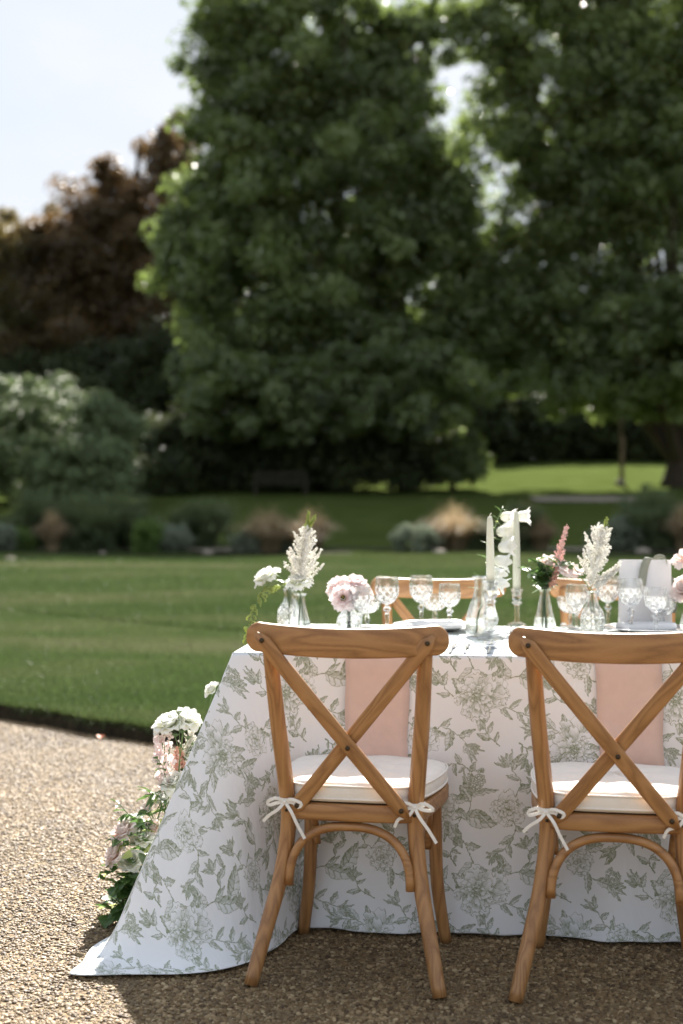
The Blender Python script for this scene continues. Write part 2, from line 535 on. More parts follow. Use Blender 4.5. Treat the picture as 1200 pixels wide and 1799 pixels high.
# ------------------------------------------------------------------ toile print, drawn in code
TILE = 0.53
def toile(S=1280):
    """repeating print of peonies, roses, umbels and leafy stems; returns ink density 0..1"""
    rng = np.random.default_rng(11)
    D = np.zeros((S, S), np.float32)
    fx = np.fft.fftfreq(S)[:, None] * S; fy = np.fft.fftfreq(S)[None, :] * S
    def smooth_noise(f0):
        n = np.fft.fft2(rng.normal(0, 1, (S, S)))
        z = np.real(np.fft.ifft2(n * np.exp(-((fx ** 2 + fy ** 2) / (2 * f0 * f0)))))
        return (z / z.std()).astype(np.float32)
    wx = smooth_noise(26) * S * .0022 + smooth_noise(70) * S * .0009
    wy = smooth_noise(26) * S * .0022 + smooth_noise(70) * S * .0009
    press = np.clip(0.88 + 0.16 * smooth_noise(40), .45, 1.15)     # uneven pen pressure
    def region(cx, cy, rad):
        x0, x1 = int(math.floor(cx - rad)), int(math.ceil(cx + rad))
        y0, y1 = int(math.floor(cy - rad)), int(math.ceil(cy + rad))
        xs, ys = np.arange(x0, x1), np.arange(y0, y1)
        ix = np.ix_(ys % S, xs % S)
        return ix, (xs[None, :] - cx) + wx[ix], (ys[:, None] - cy) + wy[ix]
    LW = S * 0.0034
    def blade(cx, cy, ang, L, wd, kind='leaf', curve=0.0, wash=1.0):
        ca, sa = math.cos(ang), math.sin(ang)
        ix, dx, dy = region(cx + ca * L / 2, cy + sa * L / 2, L * 0.62 + wd * 0.6)
        dx = dx + ca * L / 2; dy = dy + sa * L / 2
        x = (dx * ca + dy * sa) / L
        y = (-dx * sa + dy * ca) / L
        xc = np.clip(x, 0, 1)
        y = y - curve * xc * xc
        if kind == 'leaf':
            wv = 0.5 * wd / L * np.sin(PI * xc ** 0.72) ** 0.9
        else:
            ph = rng.uniform(0, 6)
            wv = 0.5 * wd / L * np.sqrt(np.clip(np.sin(PI * xc ** 1.7), 0, 1)) * (1 + 0.10 * np.sin(11 * xc + ph))
            wv = np.where(xc < 0.02, 0, wv)
        q = y / (wv + 1e-6)
        tipn = 0.0
        if kind == 'petal':                       # lobed, ragged petal tip
            tipn = 0.06 * (1 + np.sin(q * rng.uniform(3, 5) + rng.uniform(0, 6)))
        inside = (x > 0) & (x < 1 - tipn) & (np.abs(q) < 1)
        edge = (1 - np.abs(q)) * wv * L
        if kind == 'petal':
            edge = np.minimum(edge, (1 - tipn - x) * L)
        pr = press[ix]
        line = np.clip(1.3 - edge / LW, 0, 1) * 0.95 * pr
        if kind == 'leaf':
            rib = np.clip(1.2 - np.abs(y) * L / (LW * 0.8), 0, 1) * 0.9
            vein = (np.abs(((x * 5.5 - np.abs(q) * 0.9) % 1) - 0.5) < 0.10) * 0.40
            w0 = np.where(y > 0, 0.68, 0.24) * wash * (0.55 + 0.6 * np.abs(q)) * pr
            tone = np.maximum.reduce([line, rib * np.ones_like(line), vein + w0])
        else:
            hatch = (np.abs(((q * 3.4 + 10) % 1) - 0.5) < 0.14) * np.clip(0.98 - x * 1.15, 0, 1) * 0.75
            w0 = 0.80 * np.clip(1 - x * 1.2, 0, 1) ** 1.2 * wash + np.where(q > .35, .22, 0.02) * wash * (1 - x * .6)
            tone = np.maximum.reduce([line, (hatch + w0) * pr])
        D[ix] = np.where(inside, np.clip(tone, 0, 1), D[ix])
    def dot(cx, cy, r, v=0.85):
        ix, dx, dy = region(cx, cy, r + S * .012)
        D[ix] = np.maximum(D[ix], np.clip(r + 0.5 - np.sqrt(dx * dx + dy * dy), 0, 1) * v)
    def ring(cx, cy, r):
        ix, dx, dy = region(cx, cy, r + S * .012)
        rr = np.sqrt(dx * dx + dy * dy)
        D[ix] = np.where(rr < r, np.where(rr > r - LW * .8, 0.8, np.where(dx > 0, .35, 0.06)), D[ix])
    def stroke(pts, w0=1.0, w1=0.6):
        P = spline([(p[0], p[1], 0) for p in pts], 60)
        L = sum(np.linalg.norm(P[i + 1] - P[i]) for i in range(59))
        n = max(20, int(L / 1.5))
        P = spline([(p[0], p[1], 0) for p in pts], n)
        for i, p in enumerate(P):
            dot(p[0], p[1], LW * 0.8 * (w0 + (w1 - w0) * i / n), 0.85)
        return P
    def peony(u, v, rad, squash=1.0, tilt=0.0, layers=5):
        cx, cy, Rr = u * S, v * S, rad * S
        ox, oy = -0.20 * Rr * math.cos(tilt), -0.20 * Rr * math.sin(tilt)
        for i in range(5):                         # leaves peeping from behind
            a = rng.uniform(0, 6.28)
            blade(cx + math.cos(a) * Rr * .55, cy + math.sin(a) * Rr * .55, a + rng.uniform(-.4, .4), Rr * rng.uniform(.6, .85), Rr * .36, 'leaf', rng.uniform(-.3, .3))
        for k in range(layers):
            fr = 1.0 - 0.72 * k / (layers - 1)
            n = int(11 - 1.2 * k)
            o = rng.uniform(0, 6)
            for i in rng.permutation(n):
                a = o + 2 * PI * i / n + rng.uniform(-.3, .3)
                s_ = math.hypot(math.cos(a - tilt), squash * math.sin(a - tilt)) * (1 + .25 * math.cos(a - tilt))
                L = Rr * fr * s_ * rng.uniform(0.76, 1.14)
                x0, y0 = cx + ox + math.cos(a) * .1 * L, cy + oy + math.sin(a) * .1 * L
                wq = L * rng.uniform(0.42, 0.72)
                blade(x0, y0, a, L * 0.94, wq, 'petal', rng.uniform(-.35, .35), 1.0)
                if k < 3 and rng.uniform() < .6:
                    blade(x0 + math.cos(a) * L * .4, y0 + math.sin(a) * L * .4, a + rng.uniform(-.6, .6), L * .48, wq * .6, 'petal', rng.uniform(-.3, .3), 1.0)
        for i in range(80):
            a, r = rng.uniform(0, 6.28), Rr * 0.22 * math.sqrt(rng.uniform())
            dot(cx + ox + r * math.cos(a), cy + oy + r * math.sin(a), LW * 0.7, 0.9)
    def rose(u, v, rad):
        cx, cy, Rr = u * S, v * S, rad * S
        for k in range(7):
            fr = 1.0 - 0.135 * k
            n = max(9 - k, 3)
            for i in range(n):
                a = k * .7 + 2 * PI * i / n + rng.uniform(-.25, .25)
                L = Rr * fr * rng.uniform(0.82, 1.12)
                blade(cx, cy, a, L, L * rng.uniform(.62, .95), 'petal', rng.uniform(-.4, .4), .8)
    def umbel(u, v, rad):
        cx, cy, Rr = u * S, v * S, rad * S
        for i in range(80):
            a, r = rng.uniform(0, 6.28), math.sqrt(rng.uniform())
            x, y = cx + 0.8 * Rr * r * math.cos(a), cy + 1.15 * Rr * r * math.sin(a)
            ring(x, y, Rr * 0.13)
    def spray(pts, n, size, tipbud=True, width=0.45):
        P = stroke([(x * S, y * S) for x, y in pts], 1.1, .6)
        m = len(P)
        for i in range(n):
            k = int((i + 0.7) / n * (m - 2))
            tgt = P[min(k + 1, m - 1)] - P[k]
            a = math.atan2(tgt[1], tgt[0]) + (0.8 if i % 2 else -0.8) + rng.uniform(-.4, .4)
            L = size * S * rng.uniform(0.7, 1.45) * 1.12
            blade(P[k][0], P[k][1], a, L, L * width * rng.uniform(.75, 1.15), 'leaf', rng.uniform(-.45, .45))
        if tipbud:
            e = P[-1]; tg = P[-1] - P[-3]; a = math.atan2(tg[1], tg[0])
            for s in (-.8, .8, -.35, .35, 0):
                blade(e[0], e[1], a + s, size * S * rng.uniform(.8, 1.3), size * S * 0.32, 'leaf', rng.uniform(-.3, .3))
    spray([(.21, .50), (.30, .40), (.36, .30), (.39, .22)], 3, .085, True, .5)
    spray([(.30, .44), (.36, .50), (.38, .58)], 2, .11, True, .55)
    spray([(.22, .48), (.16, .38), (.08, .33)], 4, .06)
    spray([(.565, .52), (.60, .42), (.56, .33), (.50, .29)], 6, .06)
    spray([(.565, .50), (.66, .53), (.76, .50)], 2, .045, False)
    spray([(.60, .58), (.63, .66), (.57, .74)], 3, .075)
    spray([(.42, .10), (.52, .17), (.62, .20), (.74, .19)], 4, .115, False, .62)
    spray([(.62, .20), (.68, .27), (.66, .33)], 4, .06)
    spray([(.50, .06), (.60, .02), (.70, -.01)], 5, .065)
    spray([(.36, .06), (.28, .10), (.22, .16)], 3, .08)
    spray([(.39, .68), (.33, .74), (.27, .74), (.20, .69)], 7, .042)
    spray([(.20, .69), (.12, .66), (.05, .69)], 5, .05)
    spray([(.88, .84), (.80, .76), (.74, .66), (.76, .56)], 6, .065)
    spray([(.88, .84), (.97, .77), (1.02, .70)], 3, .085)
    spray([(.88, .86), (.80, .93), (.70, .93)], 5, .065)
    spray([(.93, .28), (.98, .40), (.94, .50), (.88, .55)], 5, .075)
    spray([(.93, .28), (.84, .33), (.80, .40)], 4, .06)
    spray([(.93, .26), (1.0, .18), (1.08, .15)], 3, .08)
    spray([(.12, .90), (.05, .96), (.0, 1.03)], 4, .065)
    spray([(.12, .90), (.22, .93), (.30, .90), (.36, .84)], 5, .075)
    spray([(.52, .84), (.46, .90), (.44, .97)], 5, .05)
    spray([(.88, .05), (.80, .10), (.78, .15)], 4, .05)
    spray([(.66, .60), (.70, .64), (.68, .70)], 4, .05)
    spray([(.30, .22), (.27, .28), (.30, .33)], 4, .05)
    spray([(.62, .86), (.66, .82), (.65, .77)], 4, .05)
    spray([(.86, .62), (.92, .60), (.99, .62)], 4, .055)
    blade(.46 * S, .44 * S, 2.4, .085 * S, .034 * S)
    blade(.06 * S, .52 * S, .8, .08 * S, .034 * S)
    blade(.70 * S, .40 * S, 5.0, .07 * S, .03 * S)
    peony(.20, .53, .145, 0.80, 0.6)
    peony(.43, .105, .140, 0.95, 0.2)
    peony(.885, .85, .122, 0.78, 2.3)
    rose(.565, .52, .092)
    rose(.13, .885, .084)
    rose(.925, .265, .078)
    umbel(.405, .665, .055)
    umbel(.09, .20, .045)
    Z = D.copy()
    for ax in (0, 1):
        Z = 0.25 * np.roll(Z, 1, ax) + 0.5 * Z + 0.25 * np.roll(Z, -1, ax)
    return np.clip(Z * 1.08, 0, 1)

def make_cloth_mat():
    D = toile()
    S = D.shape[0]
    img = bpy.data.images.new('toile_print', S, S, alpha=False, float_buffer=False)
    px = np.ones((S, S, 4), np.float32)
    px[..., 0] = px[..., 1] = px[..., 2] = D
    img.colorspace_settings.name = 'Non-Color'
    img.pixels.foreach_set(px.ravel())
    img.update()
    img.pack()
    m, t, b = new_mat('toile_cloth')
    uv = N(t, 'ShaderNodeUVMap')
    im = N(t, 'ShaderNodeTexImage'); im.image = img; im.interpolation = 'Linear'; im.extension = 'REPEAT'
    t.links.new(uv.outputs['UV'], im.inputs['Vector'])
    mx = N(t, 'ShaderNodeMix', data_type='RGBA')
    mx.inputs['A'].default_value = (0.87, 0.895, 0.925, 1)
    mx.inputs['B'].default_value = (0.245, 0.29, 0.175, 1)
    t.links.new(im.outputs['Color'], mx.inputs['Factor'])
    t.links.new(mx.outputs['Result'], b.inputs['Base Color'])
    b.inputs['Roughness'].default_value = 0.85
    b.inputs['Specular IOR Level'].default_value = 0.15
    wv = noise(t, 900, uv.outputs['UV'], 2, 0.5)
    soft = noise(t, 5.0, mapping(t, uv.outputs['UV'], scale=(1.6, .7, 1)), 3, 0.5, 0.4)
    b1 = N(t, 'ShaderNodeBump'); b1.inputs['Strength'].default_value = 0.30; b1.inputs['Distance'].default_value = 0.02
    t.links.new(soft, b1.inputs['Height'])
    b2 = N(t, 'ShaderNodeBump'); b2.inputs['Strength'].default_value = 0.08; b2.inputs['Distance'].default_value = 0.001
    t.links.new(wv, b2.inputs['Height']); t.links.new(b1.outputs['Normal'], b2.inputs['Normal'])
    t.links.new(b2.outputs['Normal'], b.inputs['Normal'])
    tr = N(t, 'ShaderNodeBsdfTranslucent'); t.links.new(mx.outputs['Result'], tr.inputs['Color'])
    ms = N(t, 'ShaderNodeMixShader'); ms.inputs['Fac'].default_value = 0.10
    t.links.new(b.outputs['BSDF'], ms.inputs[1]); t.links.new(tr.outputs['BSDF'], ms.inputs[2])
    t.links.new(ms.outputs['Shader'], t.nodes['Material Output'].inputs['Surface'])
    return m

# ------------------------------------------------------------------ ground
random.seed(3)
rng = np.random.default_rng(5)
LZ = 0.07
def yedge(X):
    X = np.asarray(X, float)
    return 6.1 + 0.594 * np.log1p(np.exp(-(X + .3) * 1.6)) + 0.015 * np.sin(X * 7) + 0.010 * np.sin(X * 17 + 1)
def gz(x, y):
    """ground height: gravel 0, lawn raised, then a bank rising behind the border"""
    k = np.clip(np.asarray(y, float) - 29.0, 0, None)
    return LZ + 0.0650 * np.minimum(k, 40) + 0.012 * np.clip(k - 40, 0, 400)

gp = mesh('gravel_path', [(-400, -60, 0), (400, -60, 0), (400, 12, 0), (-400, 12, 0)], [(0, 1, 2, 3)])
tag(obj('gravel_path', gp, M['gravel_bed']), kind='structure')

xs = np.concatenate([np.linspace(-400, -14, 14), np.linspace(-12, 12, 120), np.linspace(14, 400, 14)])
ts = np.concatenate([np.linspace(0, 1, 14) ** 1.5 * 0.02, np.linspace(0.025, 1, 90) ** 1.0])
V, Fc = [], []
def ycol(X, tt):
    y0 = float(yedge(X)) if abs(X) < 14 else float(yedge(14 if X > 0 else -14))
    y0 = min(y0, 11.5)
    if tt <= 0.9:
        return y0 + (75 - y0) * tt / 0.9
    return 75 + (600 - 75) * (tt - 0.9) / 0.1
for tt in ts:
    for X in xs:
        y = ycol(X, tt)
        V.append((X, y, float(gz(X, y)) + (0.015 * math.sin(X * .7 + y * .5) if y > 8 else 0)))
nx = len(xs)
for i in range(len(ts) - 1):
    for j in range(nx - 1):
        a = i * nx + j
        Fc.append((a, a + 1, a + nx + 1, a + nx))
lawn = tag(obj('lawn', mesh('lawn', V, Fc), M['lawn']), kind='structure')
V, Fc = [], []
for X in xs:
    y = ycol(X, 0)
    V += [(X, y - 0.001, LZ + .001), (X, y + .004 - .03, 0.045), (X, y - .045, -0.01)]
for j in range(nx - 1):
    for r_ in range(2):
        a = j * 3 + r_
        Fc.append((a, a + 1, a + 4, a + 3))
obj('soil_edge', mesh('soil_edge', V, Fc), M['soil'], lawn)

# pebbles: geometry nodes scatter over the part of the path near the table
pv = [(-3.2, 2.3, 0.0), (2.6, 2.3, 0.0)]
top = [(x, float(yedge(x)) - 0.03, 0.0) for x in np.linspace(2.6, -3.2, 40)]
scat = mesh('gravel', pv + top, [tuple(range(len(pv) + len(top)))])
bm = bmesh.new(); bm.from_mesh(scat); bmesh.ops.triangulate(bm, faces=bm.faces[:]); bm.to_mesh(scat); bm.free()
gravel = tag(obj('gravel', scat, M['pebble']), 'loose beige and brown pea gravel spread over the path', 'gravel', kind='stuff')
ng = bpy.data.node_groups.new('gravel_scatter', 'GeometryNodeTree')
ng.interface.new_socket('Geometry', in_out='INPUT', socket_type='NodeSocketGeometry')
ng.interface.new_socket('Geometry', in_out='OUTPUT', socket_type='NodeSocketGeometry')
gi, go = ng.nodes.new('NodeGroupInput'), ng.nodes.new('NodeGroupOutput')
jn = ng.nodes.new('GeometryNodeJoinGeometry')
def rv(lo, hi, seed):
    n = ng.nodes.new('FunctionNodeRandomValue'); n.data_type = 'FLOAT_VECTOR'
    n.inputs['Min'].default_value = lo; n.inputs['Max'].default_value = hi
    n.inputs['Seed'].default_value = seed
    return n.outputs[0]
for seed, dens, smin, smax in ((1, 13000, 0.0026, 0.0052), (2, 2600, 0.0050, 0.0084)):
    dp = ng.nodes.new('GeometryNodeDistributePointsOnFaces'); dp.inputs['Density'].default_value = dens; dp.inputs['Seed'].default_value = seed
    ico = ng.nodes.new('GeometryNodeMeshIcoSphere'); ico.inputs['Radius'].default_value = 1.0; ico.inputs['Subdivisions'].default_value = 2 if seed == 2 else 1
    ip = ng.nodes.new('GeometryNodeInstanceOnPoints')
    sm = ng.nodes.new('GeometryNodeSetMaterial'); sm.inputs['Material'].default_value = M['pebble']
    ng.links.new(gi.outputs[0], dp.inputs[0]); ng.links.new(dp.outputs['Points'], ip.inputs['Points'])
    ng.links.new(ico.outputs['Mesh'], sm.inputs['Geometry']); ng.links.new(sm.outputs[0], ip.inputs['Instance'])
    ng.links.new(rv((-0.5, -0.5, 0), (0.5, 0.5, 6.28), seed + 10), ip.inputs['Rotation'])
    ng.links.new(rv((smin, smin, smin * .55), (smax * 1.25, smax, smax * .75), seed + 20), ip.inputs['Scale'])
    ng.links.new(ip.outputs[0], jn.inputs[0])
ng.links.new(jn.outputs[0], go.inputs[0])
gm = gravel.modifiers.new('scatter', 'NODES'); gm.node_group = ng

# grass blades: fine near the edge, coarser further off
Vg = []
for (n, far0, far1, hk, wk) in ((260000, -.02, 5.5, 1.0, 1.0), (420000, 4.8, 21.0, 1.5, 2.8)):
    gx = rng.uniform(-10.5, 10.5, n * 5) if far1 > 10 else rng.uniform(-4.6, 3.6, n * 4); u = rng.uniform(0, 1, len(gx)) ** 1.4
    gy = yedge(gx) + far0 + u * (far1 - far0)
    keep = np.abs(gx) < gy * 0.36 + 0.9
    gx, gy = gx[keep][:n], gy[keep][:n]; n = len(gx)
    h = rng.uniform(.016, .034, n) * hk * np.where(gy - yedge(gx) < .08, 1.5, 1); a = rng.uniform(0, 6.283, n); wdt = rng.uniform(.0018, .0036, n) * wk
    lx, ly = rng.normal(0, .5, n) * h, rng.normal(-.1, .5, n) * h
    base = np.stack([gx, gy, LZ - .002 + np.where(gy > 8, .015 * np.sin(gx * .7 + gy * .5), 0)], 1)
    dx = np.stack([np.cos(a) * wdt, np.sin(a) * wdt, np.zeros(n)], 1)
    tip = base + np.stack([lx, ly, h], 1)
    Vg.append(np.stack([base - dx, base + dx, tip], 1).reshape(-1, 3))
n = 16000                                   # longer blades hanging over the cut edge
gx = rng.uniform(-4.2, 3.4, n); gy = yedge(gx) + rng.uniform(-.012, .03, n); h = rng.uniform(.02, .06, n); a = rng.uniform(-.5, .5, n); wdt = rng.uniform(.0018, .0036, n)
base = np.stack([gx, gy, np.full(n, LZ - .004)], 1); dx = np.stack([np.cos(a) * wdt, np.sin(a) * wdt, np.zeros(n)], 1)
tip = base + np.stack([rng.normal(0, .35, n) * h, -h * rng.uniform(.3, 1.0, n), h * rng.uniform(-.9, .6, n)], 1)
Vg.append(np.stack([base - dx, base + dx, tip], 1).reshape(-1, 3))
V = np.concatenate(Vg); n = len(V) // 3
tag(obj('grass', fast_mesh('grass', V, np.arange(3 * n).reshape(n, 3)), M['blade']), 'short mown grass blades of the striped lawn', 'grass', kind='stuff')

# pale path and stones behind the flower border, and one on the bank
def strip(name, x0, x1, y0, y1, mat, lift=0.006, n=30):
    V, Fc = [], []
    for i in range(n + 1):
        X = x0 + (x1 - x0) * i / n
        wob = 0.12 * math.sin(i * 1.7)
        for yy in (y0 + wob, y1 + wob * .5):
            V.append((X, yy, float(gz(X, yy)) + lift + .015))
    for i in range(n):
        a = 2 * i; Fc.append((a, a + 2, a + 3, a + 1))
    return tag(obj(name, mesh(name, V, Fc), mat), kind='structure')
strip('path', -22, 22, 26.3, 27.5, M['stone'])
strip('upper_path', 5.6, 8.8, 40.8, 42.6, M['stone'], 0.02)

strip('flower_bed', -14, -4.2, 24.75, 26.2, M['soil'], .003)
strip('flower_bed', -2.6, .2, 24.8, 26.2, M['soil'], .003)
strip('flower_bed', .9, 14, 24.8, 26.2, M['soil'], .003)
# ------------------------------------------------------------------ trees and shrubs
def leaves(cen, rad, per, size, aspect=0.55, droop=0.0, seed=0, flat=0.8):
    """clumps of folded leaf quads: cen (k,3), rad (k,), per leaves each"""
    r = np.random.default_rng(seed)
    k = len(cen); n = k * per
    ci = np.repeat(np.arange(k), per)
    off = r.normal(0, 1, (n, 3)); off /= np.linalg.norm(off, axis=1)[:, None] + 1e-9
    off *= (r.uniform(0, 1, n) ** 0.45)[:, None]
    off[:, 2] *= flat
    p = cen[ci] + off * rad[ci][:, None]
    # blades of a clump face outwards and up, so each clump is light above and dark below
    nrm = off * 1.0 + r.normal(0, .55, (n, 3)) + np.array([0, 0, .65])
    nrm /= np.linalg.norm(nrm, axis=1)[:, None] + 1e-9
    d = r.normal(0, 1, (n, 3)); d[:, 2] -= droop
    d -= nrm * (d * nrm).sum(1)[:, None]; d /= np.linalg.norm(d, axis=1)[:, None] + 1e-9
    s = np.cross(nrm, d)
    L = size * r.uniform(.65, 1.35, n)[:, None]
    a = p - d * L * .5; c = p + d * L * .5
    b_ = p + s * L * aspect * .5 + nrm * L * .10; e = p - s * L * aspect * .5 + nrm * L * .10
    V = np.stack([a, b_, c, e], 1).reshape(-1, 3)
    tint = np.clip(np.repeat(r.uniform(0, 1, k) ** 1.6 * .75, per) + r.uniform(0, .4, n), 0, 1)
    return V, np.arange(4 * n).reshape(n, 4), np.repeat(tint, 4)

def ellipsoid_clumps(k, cen, ax, seed, shell=0.55, low=-1.0, stray=.10):
    r = np.random.default_rng(seed)
    d = r.normal(0, 1, (k * 3, 3)); d /= np.linalg.norm(d, axis=1)[:, None]
    d = d[d[:, 2] > low][:k]
    rad = (shell + (1 - shell) * r.uniform(0, 1, len(d)) ** .6) * r.uniform(.80, 1.16, len(d))
    rad = np.where(r.uniform(0, 1, len(d)) < stray, r.uniform(1.05, 1.28, len(d)), rad)     # sprays that break the outline
    return np.array(cen) + d * rad[:, None] * np.array(ax)

def limb_path(a, b, r, sag=0.15, n=8):
    a, b = np.array(a, float), np.array(b, float)
    L = np.linalg.norm(b - a)
    mid = [(a + (b - a) * k / 3 + r.normal(0, sag * L * .18, 3)) for k in (1, 2)]
    return spline([a, *mid, b], n)

def tree(name, label, base, height, trunk_r, crowns, mat, seed, size=0.16, limbs=14, group=None, fork=0.3):
    """crowns: list of (centre offset from base, axes, clumps, clump radius, leaves per clump, shell)"""
    r = np.random.default_rng(seed)
    e = empty(name, base); tag(e, label, 'tree', group)
    tp = [(0, 0, -.2), (0.05, 0, height * .12), (r.normal(0, .15), r.normal(0, .15), height * .4), (r.normal(0, .3), r.normal(0, .3), height * .85)]
    tp = spline(tp, 16)
    rr = [trunk_r * (1.45 if i == 0 else 1.15 if i == 1 else 1) * (1 - .85 * i / 15) for i in range(16)]
    MB().add(*tube(tp, rr, 12)).build('trunk', M['bark'], e)
    Vs, Qs, Ts = [], [], []; o = 0; allc = []
    for i, (c, ax, k, cr, per, shell) in enumerate(crowns):
        cl = ellipsoid_clumps(k, c, ax, seed * 13 + i, shell)
        allc.append(cl)
        V, Q, T = leaves(cl, cr * r.uniform(.45, 1.05, len(cl)), per, size, seed=seed * 7 + i, droop=.25, flat=.7)
        Vs.append(V); Qs.append(Q + o); Ts.append(T); o += len(V)
    allc = np.concatenate(allc)
    for i in range(limbs):
        tgt = allc[r.integers(len(allc))]
        f = np.clip((tgt[2] / height) * r.uniform(.45, .8), fork * .6, .8)
        st = tp[int(f * 15)]
        rad = trunk_r * .42 * (1 - f) + .03
        pth = limb_path(st, tgt, r)
        MB().add(*tube(pth, [rad * (1 - .8 * j / 7) for j in range(8)], 7)).build('limb', M['bark'], e)
    obj('crown', fast_mesh('crown', np.concatenate(Vs), np.concatenate(Qs), False, np.concatenate(Ts)), mat, e)
    return e

def G(px, d, lift=0.0):
    X = (px - 600) / F * d
    return (X, d, float(gz(X, d)) + lift)
def Zp(py, d):
    return CAM_H - (py - HOR) / F * d

def loc(px, py, dd, b0):           # crown centre relative to tree base
    return ((px - 600) / F * dd - b0[0], dd - b0[1], Zp(py, dd) - b0[2])
def cr(b0, px, py, hw, hh, k, per, off=0.0, rad=1.0, shell=.35, dep=None):
    """crown lobe given by its outline in the photo: centre, half width, half height"""
    dd = b0[1] + off; m_ = dd / F
    return (loc(px, py, dd, b0), (hw * m_, hw * m_ * .75 if dep is None else dep, hh * m_), k, rad, per, shell)
b0 = G(575, 47.0)                  # the big green tree: trunk hidden by its low skirt
tree('broadleaf_tree', 'tall dense dark green tree with foliage skirting low above the bench', b0, 17.5, .45, [
    cr(b0, 570, 330, 235, 280, 300, 190), cr(b0, 520, 60, 165, 150, 130, 170), cr(b0, 665, 230, 100, 140, 80, 160),
    cr(b0, 400, 250, 70, 190, 60, 150), cr(b0, 395, 50, 55, 80, 26, 110, 0, .8), cr(b0, 700, 60, 60, 60, 30, 80, 0, .8), cr(b0, 320, 400, 40, 80, 22, 140, 0, .8), cr(b0, 775, 300, 50, 50, 22, 90, 0, .7), cr(b0, 800, 420, 75, 70, 44, 120, 0, .8), cr(b0, 810, 560, 90, 80, 50, 130, 0, .8), cr(b0, 715, 130, 45, 60, 22, 80, 0, .7), cr(b0, 760, 60, 60, 40, 14, 50, 0, .5), cr(b0, 370, 460, 75, 130, 60, 170), cr(b0, 740, 400, 110, 110, 70, 170),
    cr(b0, 560, 590, 235, 120, 200, 180), cr(b0, 410, 670, 100, 55, 60, 150, -3.0, .7), cr(b0, 690, 670, 150, 60, 80, 150, -2.6, .7), cr(b0, 550, 690, 120, 50, 60, 150, -3.2, .7), cr(b0, 460, 740, 130, 30, 50, 120, -2.6, .6), cr(b0, 650, 735, 150, 30, 60, 120, -2.8, .6)],
    M['tree'], 3, .23, 16)
b0 = G(1192, 48.0)
tree('broadleaf_tree', 'spreading green tree with bare lower trunk and limbs showing through open foliage', b0, 18.0, .52, [
    cr(b0, 1100, 230, 250, 270, 330, 140, 0, 1.0, .25), cr(b0, 990, 40, 150, 130, 110, 130), cr(b0, 1180, 60, 170, 150, 140, 140), cr(b0, 1080, 180, 110, 130, 90, 130), cr(b0, 1090, 330, 130, 110, 90, 130),
    cr(b0, 980, 420, 90, 120, 60, 100), cr(b0, 850, 50, 60, 70, 34, 80, 0, .8), cr(b0, 780, 10, 70, 30, 20, 60, 0, .6), cr(b0, 895, 130, 50, 75, 32, 90, 0, .7), cr(b0, 930, 280, 50, 60, 30, 90, 0, .6), cr(b0, 900, 450, 55, 60, 34, 90, 0, .7), cr(b0, 860, 590, 80, 90, 50, 130, 0, .8), cr(b0, 1000, 570, 165, 110, 150, 170), cr(b0, 1230, 580, 150, 110, 110, 190, -2.5),
    cr(b0, 1090, 680, 190, 48, 100, 150, -1.5, .75), cr(b0, 1340, 330, 190, 330, 130, 120, 0, 1.1, .5)],
    M['tree2'], 8, .22, 20)
b0 = G(240, 62.0)
tree('copper_beech', 'russet copper leaved tree rising behind the green tree', b0, 16.5, .5, [
    cr(b0, 280, 420, 110, 150, 150, 150, 0, 1.1), cr(b0, 190, 450, 130, 110, 150, 150, 0, 1.1), cr(b0, 305, 265, 32, 60, 30, 110, 0, .7),
    cr(b0, 190, 310, 30, 30, 16, 100, 0, .6), cr(b0, 200, 600, 200, 150, 190, 160, -1, 1.3), cr(b0, 110, 440, 80, 60, 60, 140, 0, 1.0)],
    M['copper'], 15, .24, 12)
b0 = G(20, 64.0)
tree('olive_brown_tree', 'olive brown tree lower than the copper leaved one beside it', b0, 12.5, .4, [
    cr(b0, 30, 455, 150, 70, 130, 150, 0, 1.0), cr(b0, 0, 590, 190, 140, 170, 150, -2, 1.3)],
    M['olive'], 16, .24, 10)

def shrub(name, label, base, axes, mat, seed, k=70, per=90, cr=.5, size=.14, cz=None, group=None, cat='shrub', shell=.65, stems=5):
    e = empty(name, base); tag(e, label, cat, group)
    cz = axes[2] * .85 if cz is None else cz
    cl = ellipsoid_clumps(k, (0, 0, cz), axes, seed, shell, -.75, .0)
    cl[:, 2] = np.maximum(cl[:, 2], .15)
    r = np.random.default_rng(seed)
    V, Q, T = leaves(cl, cr * r.uniform(.6, 1.2, len(cl)), per, size, seed=seed + 1)
    V[:, 2] = np.maximum(V[:, 2], .01)
    obj('foliage', fast_mesh('foliage', V, Q, False, T), mat, e)
    for i in range(stems):
        tgt = cl[r.integers(len(cl))] * np.array([.7, .7, .8])
        MB().add(*tube(limb_path((r.normal(0, .1), r.normal(0, .1), -.1), tgt, r), [.05 * (1 - .7 * j / 7) for j in range(8)], 6)).build('stem', M['bark'], e)
    return e
shrub('rhododendron', 'large rounded grey green rhododendron with pale glossy leaves beside the border', G(45, 40), (3.0, 2.6, 1.75), M['rhodo'], 21, 300, 150, .42, .15, 1.75)
shrub('rhododendron', 'lower grey green rhododendron mound spilling over the dark border plants', G(140, 37.8), (1.5, 1.1, 1.0), M['rhodo'], 22, 100, 120, .36, .14, .95)
shrub('laurel_bush', 'rounded light edged bush at the end of the dark shrubbery', G(800, 46.0), (.95, 1.2, 1.10), M['tree2'], 23, 80, 130, .36, .15, 1.0)
shrub('laurel_bush', 'wide dark bush behind the wooden bench', G(620, 45.9), (3.2, 1.4, 1.5), M['dark_leaf'], 24, 170, 140, .65, .2, 1.2)
shrub('laurel_bush', 'dark bush filling the shade between the bench and the rhododendron', G(385, 46.4), (3.2, 1.4, 1.6), M['dark_leaf'], 25, 170, 140, .65, .2, 1.2)
